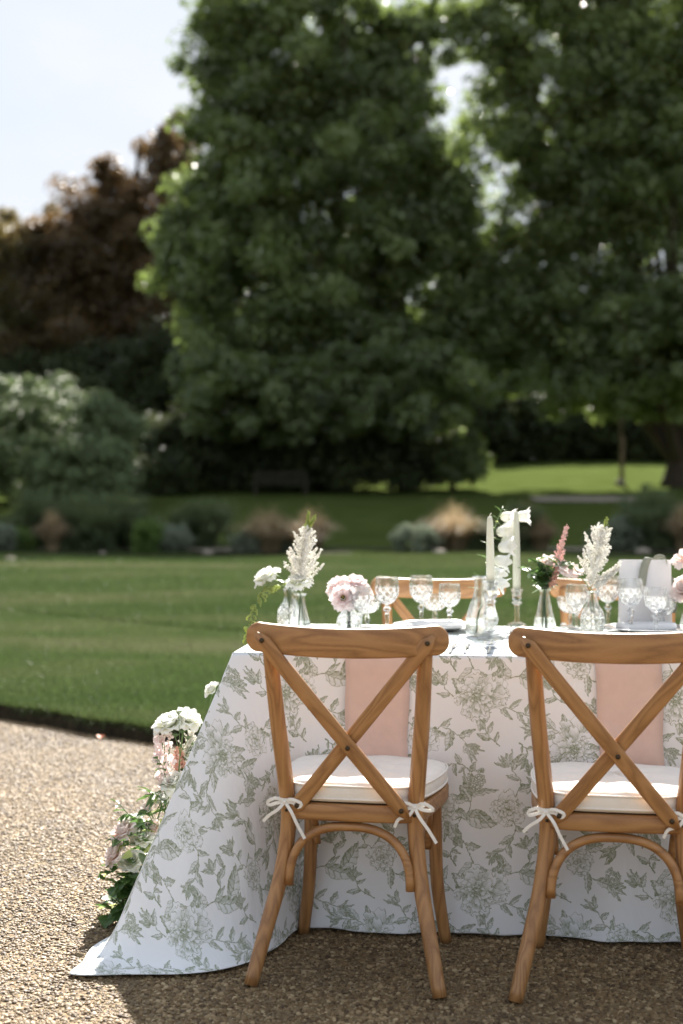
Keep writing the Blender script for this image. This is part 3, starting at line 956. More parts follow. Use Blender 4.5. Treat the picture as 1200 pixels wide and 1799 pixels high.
for i, (px, dd, ax, lab) in enumerate([
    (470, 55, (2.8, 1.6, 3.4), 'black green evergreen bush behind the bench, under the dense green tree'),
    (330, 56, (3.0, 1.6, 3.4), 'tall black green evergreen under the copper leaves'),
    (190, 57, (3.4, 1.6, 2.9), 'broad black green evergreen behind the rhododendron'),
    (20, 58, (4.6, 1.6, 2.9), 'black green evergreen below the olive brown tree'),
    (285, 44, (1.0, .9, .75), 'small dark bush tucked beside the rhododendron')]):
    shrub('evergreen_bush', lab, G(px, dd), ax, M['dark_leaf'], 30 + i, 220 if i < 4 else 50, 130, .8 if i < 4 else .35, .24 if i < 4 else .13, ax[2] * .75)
for i, (px, dd, ax) in enumerate([(880, 66, (3.0, 1.4, 2.1)), (990, 68, (3.2, 1.4, 2.3)), (1100, 68, (3.2, 1.4, 2.2)), (1210, 67, (3.2, 1.4, 2.4)), (790, 64, (2.6, 1.4, 3.0))]):
    shrub('hedge_bush', 'dark clipped bush in the hedge closing the upper lawn', G(px, dd), ax, M['dark_leaf'], 50 + i, 170, 130, .75, .24, ax[2] * .7, group='hedge at the top of the lawn')
# a dark wood fills the gaps far behind
cl = []
r = np.random.default_rng(77)
for i in range(420):
    X = r.uniform(-34, 34); y = r.uniform(78, 92)
    cl.append((X, y, gz(X, y) + r.uniform(0.5, 9.5 + 1.5 * math.sin(X * .4))))
V, Q, T = leaves(np.array(cl), r.uniform(1.5, 3.0, 420), 200, .5, seed=78)
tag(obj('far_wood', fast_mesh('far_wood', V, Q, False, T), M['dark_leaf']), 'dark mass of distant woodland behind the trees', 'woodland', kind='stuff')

# sapling with stake on the upper lawn
e = tag(empty('young_tree', G(1090, 48.6)), 'slim young tree tied to a pale stake on the upper lawn', 'tree')
MB().add(*tube([(0, 0, -.1), (.02, 0, 1.2), (0, .02, 2.6)], [.05, .04, .025], 8)).build('trunk', M['pale_wood'], e)
MB().add(*tube([(.09, 0, -.1), (.09, 0, 1.7)], .045, 8)).build('stake', M['pale_wood'], e)
MB().add(*lathe([(.0, 0), (.20, 0), (.16, .12), (.10, .22), (.03, .24)], 14)).build('trunk_guard', M['stone'], e)
V, Q, T = leaves(np.array([(0, 0, 2.7), (.2, .1, 3.1), (-.15, 0, 3.3), (0, .1, 3.7)]), np.array([.35, .4, .4, .35]), 60, .13, seed=5)
obj('crown', fast_mesh('crown', V, Q, False, T), M['tree2'], e)

# bench in the shade of the big tree
e = tag(empty('garden_bench', G(493, 43.6), R(4)), 'weathered wooden bench in the shade below the trees', 'bench')
bw = .9
def bxm(x0, x1, y0, y1, z0, z1):
    return [(x0, y0, z0), (x1, y0, z0), (x1, y1, z0), (x0, y1, z0), (x0, y0, z1), (x1, y0, z1), (x1, y1, z1), (x0, y1, z1)], [(0, 3, 2, 1), (4, 5, 6, 7), (0, 1, 5, 4), (1, 2, 6, 5), (2, 3, 7, 6), (3, 0, 4, 7)]
for s in (-1, 1):
    MB().add(*bxm(s * bw - .04, s * bw + .04, .42, .50, 0, .92)).build('leg', M['bench'], e, False)
    MB().add(*bxm(s * bw - .04, s * bw + .04, -.06, .02, 0, .62)).build('leg', M['bench'], e, False)
    MB().add(*bxm(s * bw - .045, s * bw + .045, -.08, .415, .625, .66)).build('armrest', M['bench'], e, False)
for k in range(5):
    MB().add(*bxm(-bw + .045, bw - .045, -.05 + k * .095, .03 + k * .095, .40, .43)).build('seat_slat', M['bench'], e, False)
for z0 in (.50, .84):
    MB().add(*bxm(-bw + .045, bw - .045, .44, .48, z0, z0 + .08)).build('back_rail', M['bench'], e, False)
for k in range(13):
    x = -bw + .11 + k * (2 * bw - .22) / 12
    MB().add(*bxm(x - .03, x + .03, .45, .47, .58, .84)).build('back_slat', M['bench'], e, False)

e.scale = (.86, .86, .80)

# flower border
def blades_mesh(n, hgt, spread, arch, wdt, seed, tilt=1.0):
    r = np.random.default_rng(seed)
    V, Q, T = [], [], []
    o = 0
    for i in range(n):
        a = r.uniform(0, 6.283); s = r.uniform(.1, 1) ** .7
        h = hgt * r.uniform(.7, 1.1); R0 = spread * s
        b0 = np.array([math.cos(a), math.sin(a), 0]) * R0 * .25
        side = np.array([-math.sin(a), math.cos(a), 0]) * wdt * r.uniform(.6, 1.3)
        tt = r.uniform(0, 1)
        for j in range(5):
            u = j / 4
            p = b0 + np.array([math.cos(a), math.sin(a), 0]) * R0 * (u ** 1.6) + np.array([0, 0, h * (u - arch * s * u ** 3)])
            wj = (1 - u * .85)
            V += [p - side * wj, p + side * wj]; T += [tt, tt]
            if j: Q.append((o + 2 * j - 2, o + 2 * j - 1, o + 2 * j + 1, o + 2 * j))
        o += 10
    return np.array(V), np.array(Q), np.array(T)
def mound(name, label, px, py, d, wpx, hpx, kind, seed, group=None):
    s = d / F
    base = G(px, d)
    e = empty(name, base); 
    ww, hh = wpx * s * (.62 if kind == 'upright' else .5), hpx * s
    if kind == 'straw':
        V, Q, T = blades_mesh(620, hh * 1.12, ww * 1.5, .62, .010, seed)
        obj('blade_tuft', fast_mesh('blade_tuft', V, Q, True, T), M['straw'], e)
        V, Q, T = blades_mesh(200, hh * .55, ww * .9, .5, .012, seed + 1)
        obj('base_tuft', fast_mesh('base_tuft', V, Q, True, T), M['shrub'], e)
        cat = 'ornamental grass'
    elif kind == 'upright':
        V, Q, T = blades_mesh(900, hh, ww, .08, .016, seed)
        obj('foliage', fast_mesh('foliage', V, Q, True, T), M['shrub'], e)
        cl = ellipsoid_clumps(40, (0, 0, hh * .45), (ww * .9, ww * .9, hh * .5), seed, .3)
        V, Q, T = leaves(cl, np.full(len(cl), .16), 60, .07, seed=seed)
        V[:, 2] = np.maximum(V[:, 2], .0)
        obj('leaf_clump', fast_mesh('leaf_clump', V, Q, False, T), M['shrub'], e)
        cat = 'shrub'
    else:
        cl = ellipsoid_clumps(70, (0, 0, hh * .42), (ww * .92, ww * .92, hh * .52), seed, .75)
        V, Q, T = leaves(cl, np.full(len(cl), .13), 70, .05, seed=seed)
        V[:, 2] = np.maximum(V[:, 2], .0)
        obj('foliage', fast_mesh('foliage', V, Q, False, T), M['grey_leaf'] if kind == 'grey' else M['green_blade'], e)
        cat = 'shrub'
    tag(e, label, cat, group)
g1 = 'dark upright border shrubs'
for i, (px, wpx, hpx, kind, lab) in enumerate([
    (-2, 56, 52, 'grey', 'clipped silver ball shrub at the end of the border beside the rhododendron'),
    (38, 34, 36, 'green', 'small bright green plant next to the clipped silver ball'),
    (58, 66, 92, 'upright', 'dark upright border shrub behind the silver ball'),
    (92, 50, 82, 'straw', 'narrow golden tuft of ornamental grass among dark shrubs'),
    (140, 76, 96, 'upright', 'dark upright border shrub beside the golden grass tuft'),
    (205, 92, 100, 'upright', 'widest dark upright shrub of the border'),
    (258, 40, 60, 'green', 'light green young plant in the border gap'),
    (297, 72, 48, 'grey', 'low silver green mound between dark border shrubs'),
    (362, 84, 88, 'upright', 'dark upright border shrub beside the straw coloured grasses'),
    (470, 104, 88, 'straw', 'broad straw coloured grass fountain with a grey mound below'),
    (478, 78, 34, 'grey', 'grey mound under the broad straw coloured grass'),
    (550, 74, 82, 'straw', 'smaller straw coloured grass beside the broad one'),
    (730, 80, 52, 'grey', 'silver green mound at the foot of a tawny grass'),
    (798, 104, 92, 'straw', 'tawny grass fountain beside a silver green mound'),
    (925, 62, 92, 'straw', 'narrow tawny grass behind the tall candles'),
    (920, 60, 80, 'upright', 'dark upright shrub behind the narrow tawny grass'),
    (1088, 66, 58, 'grey', 'grey mound beside the last dark upright shrub'),
    (1146, 84, 104, 'upright', 'last dark upright shrub of the border near the big trunk'),
    (1200, 56, 96, 'straw', 'straw coloured grass beside the last dark upright shrub'),
    (16, 60, 60, 'upright', 'low dark shrub overlapping the clipped silver ball'),
    (105, 70, 70, 'upright', 'loose dark shrub crowding the golden grass tuft'),
    (172, 80, 80, 'upright', 'dark shrub leaning into the widest border shrub'),
    (245, 70, 66, 'upright', 'half height dark shrub beside the light green young plant'),
    (330, 60, 64, 'upright', 'dark shrub between the low mound and the taller shrub'),
    (440, 60, 36, 'grey', 'small grey mound before the broad straw grass'),
    (520, 80, 60, 'straw', 'low straw grass filling between the two taller grasses'),
    (768, 90, 60, 'straw', 'low tawny grass over the silver green mound'),
    (845, 60, 50, 'upright', 'low dark shrub beside the tawny grass fountain'),
    (950, 60, 70, 'straw', 'thin tawny grass leaning from the narrow one'),
    (1060, 50, 40, 'grey', 'small grey mound before the larger grey mound'),
    (1118, 60, 76, 'upright', 'dark shrub crowding the last upright shrub'),
    (1172, 70, 80, 'upright', 'dark shrub between the last upright shrub and straw grass')]):
    mound({'grey': 'clipped_mound', 'green': 'border_plant', 'upright': 'border_shrub', 'straw': 'ornamental_grass'}[kind], lab, px, 968, 25.6 + .5 * (i % 3) + (.7 if kind == 'upright' else 0), wpx, hpx, kind, 100 + i * 3)
for i, (px, dd, s, lab) in enumerate([(365, 24.9, .16, 'pale stone between the dark shrub and the straw grass'), (772, 25.0, .20, 'pale stone at the foot of the tawny grass'), (1130, 25.2, .22, 'pale stone below the last dark border shrub'), (181, 24.8, .10, 'small pale stone under the widest dark shrub'), (18, 22.6, .14, 'flat pale stone lying on the lawn before the border')]):
    bm = bmesh.new(); bmesh.ops.create_icosphere(bm, subdivisions=2, radius=s)
    for v in bm.verts:
        v.co *= random.uniform(.88, 1.1); v.co.z *= .55
    me = bpy.data.meshes.new('border_stone'); bmesh.ops.scale(bm, vec=(.65, .65, .6), verts=bm.verts); bm.to_mesh(me); bm.free()
    tag(obj('border_stone', me, M['stone'], loc=G(px, dd, .03)), lab, 'stone')

# ------------------------------------------------------------------ table and cloth
TH = R(7.0)
TC = np.array([-0.303, 3.95])                 # front left corner of the table top
TU = np.array([math.cos(TH), -math.sin(TH)])  # along the front edge, to the right
TV = np.array([math.sin(TH), math.cos(TH)])   # towards the far edge
TZ, TL, TD = 0.765, 1.86, 0.86
def T(a, b, z=TZ):
    p = TC + a * TU + b * TV
    return (p[0], p[1], z)
def onT(px, py_or_d, by_d=False):
    """world point on the table top: from photo pixel row of its base, or from a distance"""
    d = py_or_d if by_d else (CAM_H - TZ) * F / (py_or_d - HOR)
    return Vector(((px - 600) / F * d, d, TZ + .0015))

e = tag(empty('dining_table', T(0, 0, 0), -TH), 'rectangular table hidden under the printed cloth', 'table')
MB().add(*bxm(.015, TL - .015, .015, TD - .015, TZ - .030, TZ - .006)).build('table_top', M['wood_h'], e, False)
for a in (.15, TL - .2):
    for b_ in (.12, TD - .17):
        MB().add(*bxm(a, a + .05, b_, b_ + .05, 0, TZ - .032)).build('leg', M['wood_v'], e, False)

M['cloth'] = make_cloth_mat()
def cloth():
    """one sheet: flat top, rounded edge, hanging sides, the front left corner trailing on the gravel"""
    V, UVs, Fc = [], [], []
    def put(p, uv):
        V.append((p[0], p[1], p[2])); UVs.append((uv[0] / TILE + .13, uv[1] / TILE + .30)); return len(V) - 1
    # perimeter stations: (edge a,b), (flat outward hem a,b), hem 3-D a,b, foot a,b (where it meets the ground), slack flag
    DR = TZ - .004
    st = []
    def wav(s, seed):
        return .013 * math.sin(s * 9 + seed) + .009 * math.sin(s * 21 + 2 * seed) + .004 * math.sin(s * 47 + seed)
    # front, right to left
    for a in np.linspace(TL, .20, 150):
        w_ = wav(a, 1.0)
        st.append(((a, 0), (a, -DR), (a, -.012 + w_), None))
    # corner: hem curve in table frame from the valley to the trailing tip and round to the side
    hem = [(.195, -.010), (.178, -.06), (.150, -.20), (.085, -.33), (-.02, -.405), (-.17, -.432), (-.315, -.450),
           (-.318, -.36), (-.325, -.22), (-.27, -.05), (-.18, .12), (-.08, .28), (-.02, .40)]
    foot = [(.195, -.010), (.178, -.06), (.148, -.19), (.078, -.305), (-.04, -.355), (-.165, -.345), (-.262, -.318),
            (-.285, -.27), (-.285, -.17), (-.255, -.04), (-.17, .12), (-.08, .28), (-.02, .40)]
    edge = [(.19, 0), (.15, 0), (.09, 0), (.04, 0), (.012, 0), (.002, .001), (0, .004), (0, .012), (0, .03), (0, .08), (0, .16), (0, .28), (0, .40)]
    flat = [(.19, -DR), (.12, -DR), (-.05, -DR), (-.25, -DR), (-.42, -DR), (-.60, -DR), (-DR, -DR), (-DR, -.62), (-DR, -.45), (-DR, -.25), (-DR, -.05), (-DR, .20), (-DR, .40)]
    z2 = lambda L: [(p[0], p[1], 0) for p in L]
    n = 150
    H, Ft, Ed, Fl = (spline(z2(q), n) for q in (hem, foot, edge, flat))
    for i in range(1, n):
        st.append(((Ed[i][0], Ed[i][1]), (Fl[i][0], Fl[i][1]), (H[i][0], H[i][1]), (Ft[i][0], Ft[i][1])))
    for b in np.linspace(.42, TD, 30):
        st.append(((0, b), (-DR, b), (-.02 + .5 * wav(b, 2), b), None))
    for q in np.linspace(0, 1, 16)[1:-1]:
        an = q * PI / 2
        rr = DR / max(math.cos(an), math.sin(an))
        st.append(((0, TD), (-rr * math.cos(an), TD + rr * math.sin(an)), (-.16 * math.cos(an) - .05, TD + .16 * math.sin(an) + .03), None))
    for a in np.linspace(0, TL, 60):
        st.append(((a, TD), (a, TD + DR), (a, TD + .012 + wav(a, 4)), None))
    K = 70
    rows = []
    for (ed, fl, hm, ft) in st:
        col = []
        E = np.array(ed); Hm = np.array(hm); Fl2 = np.array(fl)
        ft2 = np.array(ft) if ft is not None else Hm
        drop = TZ - .006
        slant = math.hypot(np.linalg.norm(ft2 - E), drop)
        tail = np.linalg.norm(Hm - ft2)
        total = slant + tail
        for k in range(K + 1):
            f = k / K
            s = f * total
            if s <= slant or tail < 1e-6:
                g = min(s / slant, 1)
                ab = E + (ft2 - E) * g
                z = TZ - drop * g
                # soft roll where the cloth meets the ground
                if tail > .01:
                    near = max(0, 1 - (1 - g) * slant / .10)
                    ab = ab + (Hm - ft2) / (tail + 1e-6) * .012 * near ** 2
                    z += .016 * near ** 2 * (1 if near > 0 else 0)
            else:
                g = (s - slant) / tail
                ab = ft2 + (Hm - ft2) * g
                ab = ab + (Hm - ft2) / tail * .012 * (1 - g) ** 2
                z = .006 + .016 * (1 - g) ** 2 + .010 * math.sin(g * 5 + hm[0] * 22) * g * (1 - g) * 2
            # round the table edge
            if k <= 3:
                z -= 0; ab = ab * 1
            # gentle relief
            q = min(1, f * 2)
            rel = q * (.0035 * math.sin(hm[0] * 13 + f * 5) + .0025 * math.sin(hm[0] * 31 - f * 7 + hm[1] * 9))
            if f > .9: rel *= (1 - f) / .1
            if k == 6: rel -= .0022          # pressed hem line below the table edge
            dirv = ft2 - E; nn = np.linalg.norm(dirv)
            outw = dirv / nn if nn > .03 else np.array([0, -1.0]) * (1 if ed[1] < TD / 2 else -1)
            if ed[0] == 0 and nn <= .03: outw = np.array([-1.0, 0])
            ab = ab + outw * rel
            uvp = E + (Fl2 - E) * f
            z = max(z, .0125)
            col.append(put(T(ab[0], ab[1], z), uvp))
        rows.append(col)
    for i in range(len(rows) - 1):
        for k in range(K):
            Fc.append((rows[i][k], rows[i + 1][k], rows[i + 1][k + 1], rows[i][k + 1]))
    # right end, simple drop
    cols = []
    for b in np.linspace(0, TD, 20):
        cols.append([put(T(TL + .012 * k / 10, b, TZ - (TZ - .0125) * k / 10), (TL + DR * k / 10, b)) for k in range(11)])
    for i in range(19):
        for k in range(10):
            Fc.append((cols[i][k], cols[i + 1][k], cols[i + 1][k + 1], cols[i][k + 1]))
    # top
    na, nb = 40, 20
    g = [[put(T(TL * i / na, TD * j / nb, TZ), (TL * i / na, TD * j / nb)) for j in range(nb + 1)] for i in range(na + 1)]
    for i in range(na):
        for j in range(nb):
            Fc.append((g[i][j], g[i + 1][j], g[i + 1][j + 1], g[i][j + 1]))
    me = mesh('tablecloth', V, Fc)
    uvl = me.uv_layers.new(name='UVMap')
    li = np.zeros(len(me.loops), np.int32); me.loops.foreach_get('vertex_index', li)
    uvl.data.foreach_set('uv', np.array(UVs, np.float32)[li].ravel())
    # smooth shading but a crisp table edge
    return me
cl_o = obj('tablecloth', cloth(), M['cloth'])
tag(cl_o, 'long white tablecloth printed with grey green toile flowers, one corner trailing on gravel', 'tablecloth')
sm_ = cl_o.modifiers.new('thickness', 'SOLIDIFY'); sm_.thickness = .0012; sm_.offset = -1

# ------------------------------------------------------------------ chairs
def make_chair(cushion=True):
    e = empty('cross_back_chair')
    # posts run on into the back legs
    for s in (-1, 1):
        pts = [(.196, -.062, .852), (.190, -.050, .77), (.180, -.027, .63), (.163, 0, .45), (.161, .004, .37), (.176, -.014, .25), (.208, -.060, .11), (.233, -.093, 0)]
        P = spline([(s * x, y, z) for x, y, z in pts], 34)
        rad = [.0175 + .003 * math.sin(PI * min(1, i / 33)) for i in range(34)]
        MB().add(*tube(P, rad, 14)).build('post', M['wood_v'], e)
        pts = [(.168, .312, .422), (.170, .314, .30), (.176, .320, .15), (.196, .335, 0)]
        P = spline([(s * x, y, z) for x, y, z in pts], 18)
        MB().add(*tube(P, [.0195 - .003 * i / 17 for i in range(18)], 14)).build('front_leg', M['wood_v'], e)
    # bent top rail
    m = 41; HW = .250; rr = .036
    def zc(s): return .842 + .012 * (s / HW) ** 2
    def yc(s): return -.092 + .038 * (s / HW) ** 2
    sv = [HW * math.sin(PI * (i / (m - 1) - .5)) for i in range(m)]
    path = [(s, yc(s), zc(s)) for s in sv]
    def prof(i):
        s = abs(sv[i]); c_ = HW - rr
        h_ = rr if s <= c_ else math.sqrt(max(rr * rr - (s - c_) ** 2, 0)) + .0015
        th = .0125 if h_ > .012 else .0125 * max(.35, h_ / .012)
        return rrect(th, max(h_, .002), min(.006, max(h_, .002) * .8, th * .8), 3)
    MB().add(*sweep(path, prof, (0, 0, 1))).build('top_rail', M['wood_h'], e)
    # crossed slats
    def slat(x0, z0, x1, z1, y0, y1, ym, front):
        n = 22
        P = spline([(x0, y0, z0), ((x0 + x1) / 2, ym, (z0 + z1) / 2), (x1, y1, z1)], n)
        d_ = np.array([x1 - x0, 0, z1 - z0]); d_ /= np.linalg.norm(d_)
        perp = np.array([-d_[2], 0, d_[0]])
        HWs = .0182
        def pf(i):
            u = i / (n - 1) * np.linalg.norm([x1 - x0, z1 - z0]); L = np.linalg.norm([x1 - x0, z1 - z0])
            q = min(u, L - u); h_ = HWs if q > HWs else math.sqrt(max(HWs ** 2 - (HWs - q) ** 2, 1e-6)) + .004
            return rrect(.0055, min(h_, HWs), .003, 2)
        # dense end stations for the rounded ends
        return sweep(P, pf, tuple(perp))
    MB().add(*slat(-.218, .864, .148, .410, -.098, -.030, -.070, 0)).build('cross_slat', M['wood_d'], e)
    MB().add(*slat(.218, .864, -.148, .410, -.086, -.018, -.056, 1)).build('cross_slat', M['wood_e'], e)
    def bolt(x, y, z, r=.0062):
        V, Fc = lathe([(0.0, 0), (r, 0), (r, .002), (r * .6, .0032), (0, .0034)], 12)
        V = [(x + p[0], y - p[2], z + p[1]) for p in V]
        MB().add(V, Fc).build('bolt', M['bolt'], e)
    bolt(-.203, -.103, .846); bolt(.203, -.094, .846); bolt(.006, -.079, .586); bolt(.132, -.040, .430); bolt(-.132, -.029, .430)
    bolt(-.161, -.017, .415, .004); bolt(.161, -.017, .415, .004)
    # seat frame ring
    ring = []
    outl = [(0, -.016), (.10, -.012), (.152, .0), (.172, .04), (.186, .14), (.197, .25), (.190, .308), (.150, .336), (.08, .345), (0, .347)]
    right = spline([(x, y, 0) for x, y in outl], 40)
    left = [(-p[0], p[1], 0) for p in right[1:-1]][::-1]
    ring = [(p[0], p[1], .415) for p in right] + [(p[0], p[1], .415) for p in left]
    MB().add(*sweep(ring, rrect(.013, .021, .006, 2), (0, 0, 1), closed=True)).build('seat_frame', M['wood_h'], e)
    V = [(p[0] * .95, .18 + (p[1] - .18) * .95, .422) for p in ring]; nn = len(V)
    V2 = [(p[0], p[1], .430) for p in V]
    MB().add(V + V2, [tuple(range(nn))[::-1], tuple(range(nn, 2 * nn))] + [(i, (i + 1) % nn, nn + (i + 1) % nn, nn + i) for i in range(nn)]).build('seat_panel', M['wood_h'], e, False)
    # bentwood arches
    def arch(p0, p1, z0, z1, bow, r=.0115):
        P = []
        p0, p1 = np.array(p0), np.array(p1)
        for i in range(31):
            t_ = PI * i / 30
            c_ = math.cos(t_); sgn = 1 if c_ >= 0 else -1
            x = .5 - .5 * sgn * abs(c_) ** .80
            z = z0 + (z1 - z0) * math.sin(t_) ** .80
            ab = p0 + (p1 - p0) * x
            P.append((ab[0] + bow[0] * math.sin(t_), ab[1] + bow[1] * math.sin(t_), z))
        MB().add(*tube(P, r, 10)).build('arch_brace', M['wood_h'], e)
    arch((-.152, -.026), (.152, -.026), .232, .380, (0, .014))
    for s in (-1, 1):
        arch((s * .158, .015), (s * .150, .302),   .255, .382, (s * .012, 0), .0105)
    return e

def make_cushion():
    e = empty('seat_cushion')
    outl = [(0, -.018), (.09, -.016), (.140, .0), (.176, .05), (.199, .14), (.208, .24), (.198, .312), (.150, .348), (.08, .360), (0, .363)]
    right = spline([(x, y, 0) for x, y in outl], 36)
    loop = [(p[0], p[1]) for p in right] + [(-p[0], p[1]) for p in right[1:-1]][::-1]
    n = len(loop)
    cx, cy = 0, .18
    V, Fc = [], []
    prof = [(.0, .447), (.90, .447), (.975, .450), (1.0, .458), (1.006, .473), (.999, .488), (.97, .496), (.90, .501), (.7, .504), (.4, .506), (0, .507)]
    for (f, z) in prof:
        for (x, y) in loop:
            zz = z + (.002 * math.sin(x * 40) * math.cos(y * 33) if z > .485 else 0)
            V.append((cx + (x - cx) * f, cy + (y - cy) * f, zz))
    for k in range(len(prof) - 1):
        for j in range(n):
            a, b_ = k * n + j, k * n + (j + 1) % n
            Fc.append((a, b_, b_ + n, a + n))
    MB().add(V, Fc).build('pad', M['cushion'], e)
    for z in (.458, .4895):
        MB().add(*sweep([(cx + (x - cx) * 1.004, cy + (y - cy) * 1.004, z) for x, y in loop], [(.0028 * math.cos(i * PI / 3), .0028 * math.sin(i * PI / 3)) for i in range(6)], (0, 0, 1), closed=True)).build('piping', M['cushion'], e)
    rnd = random.Random(4)
    for s in (-1, 1):
        bx_, by_, bz_ = s * .163, -.022, .447
        mb = MB()
        def rib(pts, w_=.0042):
            c0 = np.array((bx_, by_, bz_)); r1 = random.Random(int(s * 10 + len(mb.v)))
            pts = [c0 + (np.array(p) - c0) * .86 + np.array([r1.uniform(-.004, .004), 0, r1.uniform(-.004, .004)]) * (i > 0) for i, p in enumerate(pts)]
            P = spline(pts, 14)
            mb.add(*sweep(P, rrect(w_, .0007, .0006, 1), (0.25, -1, .2)))
        # band round the post
        mb.add(*sweep([(bx_ + .0215 * math.cos(2 * PI * i / 14), .004 + .0235 * math.sin(2 * PI * i / 14), bz_ + .002) for i in range(14)], rrect(.0012, .006, .001, 1), (0, 0, 1), closed=True))
        for q in (-1, 1):       # two loops and two tails
            rib([(bx_, by_, bz_), (bx_ + q * .022, by_ - .012, bz_ + .010), (bx_ + q * .050, by_ - .010, bz_ + .002), (bx_ + q * .046, by_ - .008, bz_ - .010), (bx_ + q * .02, by_ - .006, bz_ - .004), (bx_, by_, bz_)])
        rib([(bx_, by_ - .003, bz_), (bx_ - s * -.0 - .022, by_ - .012, bz_ - .020), (bx_ - .048, by_ - .010, bz_ - .034), (bx_ - .062, by_ - .006, bz_ - .058)], .0040)
        rib([(bx_, by_ - .003, bz_), (bx_ + .018, by_ - .014, bz_ - .028), (bx_ + .040, by_ - .012, bz_ - .062), (bx_ + .064, by_ - .008, bz_ - .098)], .0040)
        mb.add(*[lathe([(0, -.005), (.004, -.004), (.0055, 0), (.004, .004), (0, .005)], 8, (bx_, by_ - .003, bz_))][0])
        mb.build('tie_bow', M['cushion'], e, False)
    return e

def copy_tree(o, parent=None):
    c = o.copy(); COL.objects.link(c); c.parent = parent
    for ch in list(o.children): copy_tree(ch, c)
    return c
proto, cproto = make_chair(), make_cushion()
first = True
for (x, y, rz, lab, clab) in [
    (.024, 3.535, -11, 'honey oak cross-back chair nearest the cloth corner trailing on the gravel', 'ivory cushion tied to the chair nearest the trailing cloth corner'),
    (.658, 3.425, -10, 'honey oak cross-back chair facing the white card, same side as the trailing corner', 'ivory cushion tied to the chair facing the white card'),
    (.352, 5.235, 173.5, 'honey oak cross-back chair across the table, behind the crystal goblets and candle', 'ivory cushion on the chair across the table behind the goblets'),
    (1.005, 5.165, 172.5, 'honey oak cross-back chair across the table, behind the white card', 'ivory cushion on the chair across the table behind the white card')]:
    ch, cu = (proto, cproto) if first else (copy_tree(proto), copy_tree(cproto))
    first = False
    ch.location = (x, y, .004); ch.rotation_euler = (0, 0, R(rz))
    cu.location = (x, y, -.006); cu.rotation_euler = (0, 0, R(rz))
    tag(ch, lab, 'chair', 'cross-back chairs round the table')
    tag(cu, clab, 'cushion', 'ivory tie-on seat cushions')

# ------------------------------------------------------------------ napkins, plates, cutlery
def napkin(a, lab, skew=0.0, w2=.088, drop=.33):
    V, Fc = [], []
    n = 26
    prof = [(.20 - .195 * i / 8, TZ + .0035) for i in range(9)]
    prof += [(-.004, TZ + .001), (-.008, TZ - .006)] + [(-.0115 - .010 * (i / 15), TZ - .008 - drop * i / 15) for i in range(1, 16)]
    for i, (b_, z) in enumerate(prof):
        for j in range(7):
            q = j / 6 * 2 - 1
            k = skew * max(0, TZ - z)
            V.append(T(a + q * w2 * (1 + .03 * math.sin(z * 9)) + k + .002 * math.sin(z * 30 + q), b_ - (.0045 * math.sin(q * 4.5 + z * 9) + .002) * min(1, max(0, (TZ - .03 - z) / .12)), z))
    for i in range(len(prof) - 1):
        for j in range(6):
            k = i * 7 + j
            Fc.append((k, k + 1, k + 8, k + 7))
    o = obj('napkin', mesh('napkin', V, Fc), M['blush'])
    s = o.modifiers.new('thickness', 'SOLIDIFY'); s.thickness = .003; s.offset = 1
    tag(o, lab, 'napkin', 'blush napkins hanging over the table edge')
napkin(.405, 'blush pink napkin hanging behind the chair nearest the trailing cloth corner')
napkin(1.080, 'blush pink napkin hanging behind the chair facing the white card', .03)

plate_prof = [(0, .004), (.075, .004), (.085, .006), (.10, .012), (.132, .017), (.1335, .0185), (.132, .0195), (.10, .0145), (.085, .009), (.075, .0075), (0, .0075)]
plate_me = mesh('plate', *lathe(plate_prof, 48))
for (a, b_, lab) in [(.405, .165, 'white plate laid before the chair nearest the trailing cloth corner'), (1.08, .165, 'white plate laid before the chair facing the white card'),
                     (.52, .70, 'white plate laid for the chair across, by the goblets'), (1.19, .70, 'white plate laid for the chair across, behind the white card')]:
    e = tag(empty('dinner_plate', T(a, b_, TZ + (.0035 if b_ < .3 else .001))), lab, 'plate', 'white plates on the table')
    obj('dish', plate_me, M['china'], e)
    MB().add(*sweep([(.1335 * math.cos(2 * PI * i / 40), .1335 * math.sin(2 * PI * i / 40), .0187) for i in range(40)], [(.0012 * math.cos(k * PI / 2), .0012 * math.sin(k * PI / 2)) for k in range(4)], (0, 0, 1), closed=True)).build('rim', M['china'], e)
for (a, b_, lab) in [(.52, .70, 'white folded napkin on the plate by the goblets'), (1.19, .70, 'white folded napkin on the plate behind the white card')]:
    V = []
    path = [(-.085, 0, 0), (-.03, .004, 0), (.03, -.003, 0), (.085, 0, 0)]
    o = MB().add(*sweep(spline(path, 14), rrect(.035, .011, .009, 3), (0, 0, 1))).build('folded_napkin', M['linen'], loc=T(a, b_, TZ + .0215), rot=(0, 0, R(20) - TH))
    tag(o, lab, 'napkin', 'white folded napkins on far plates')

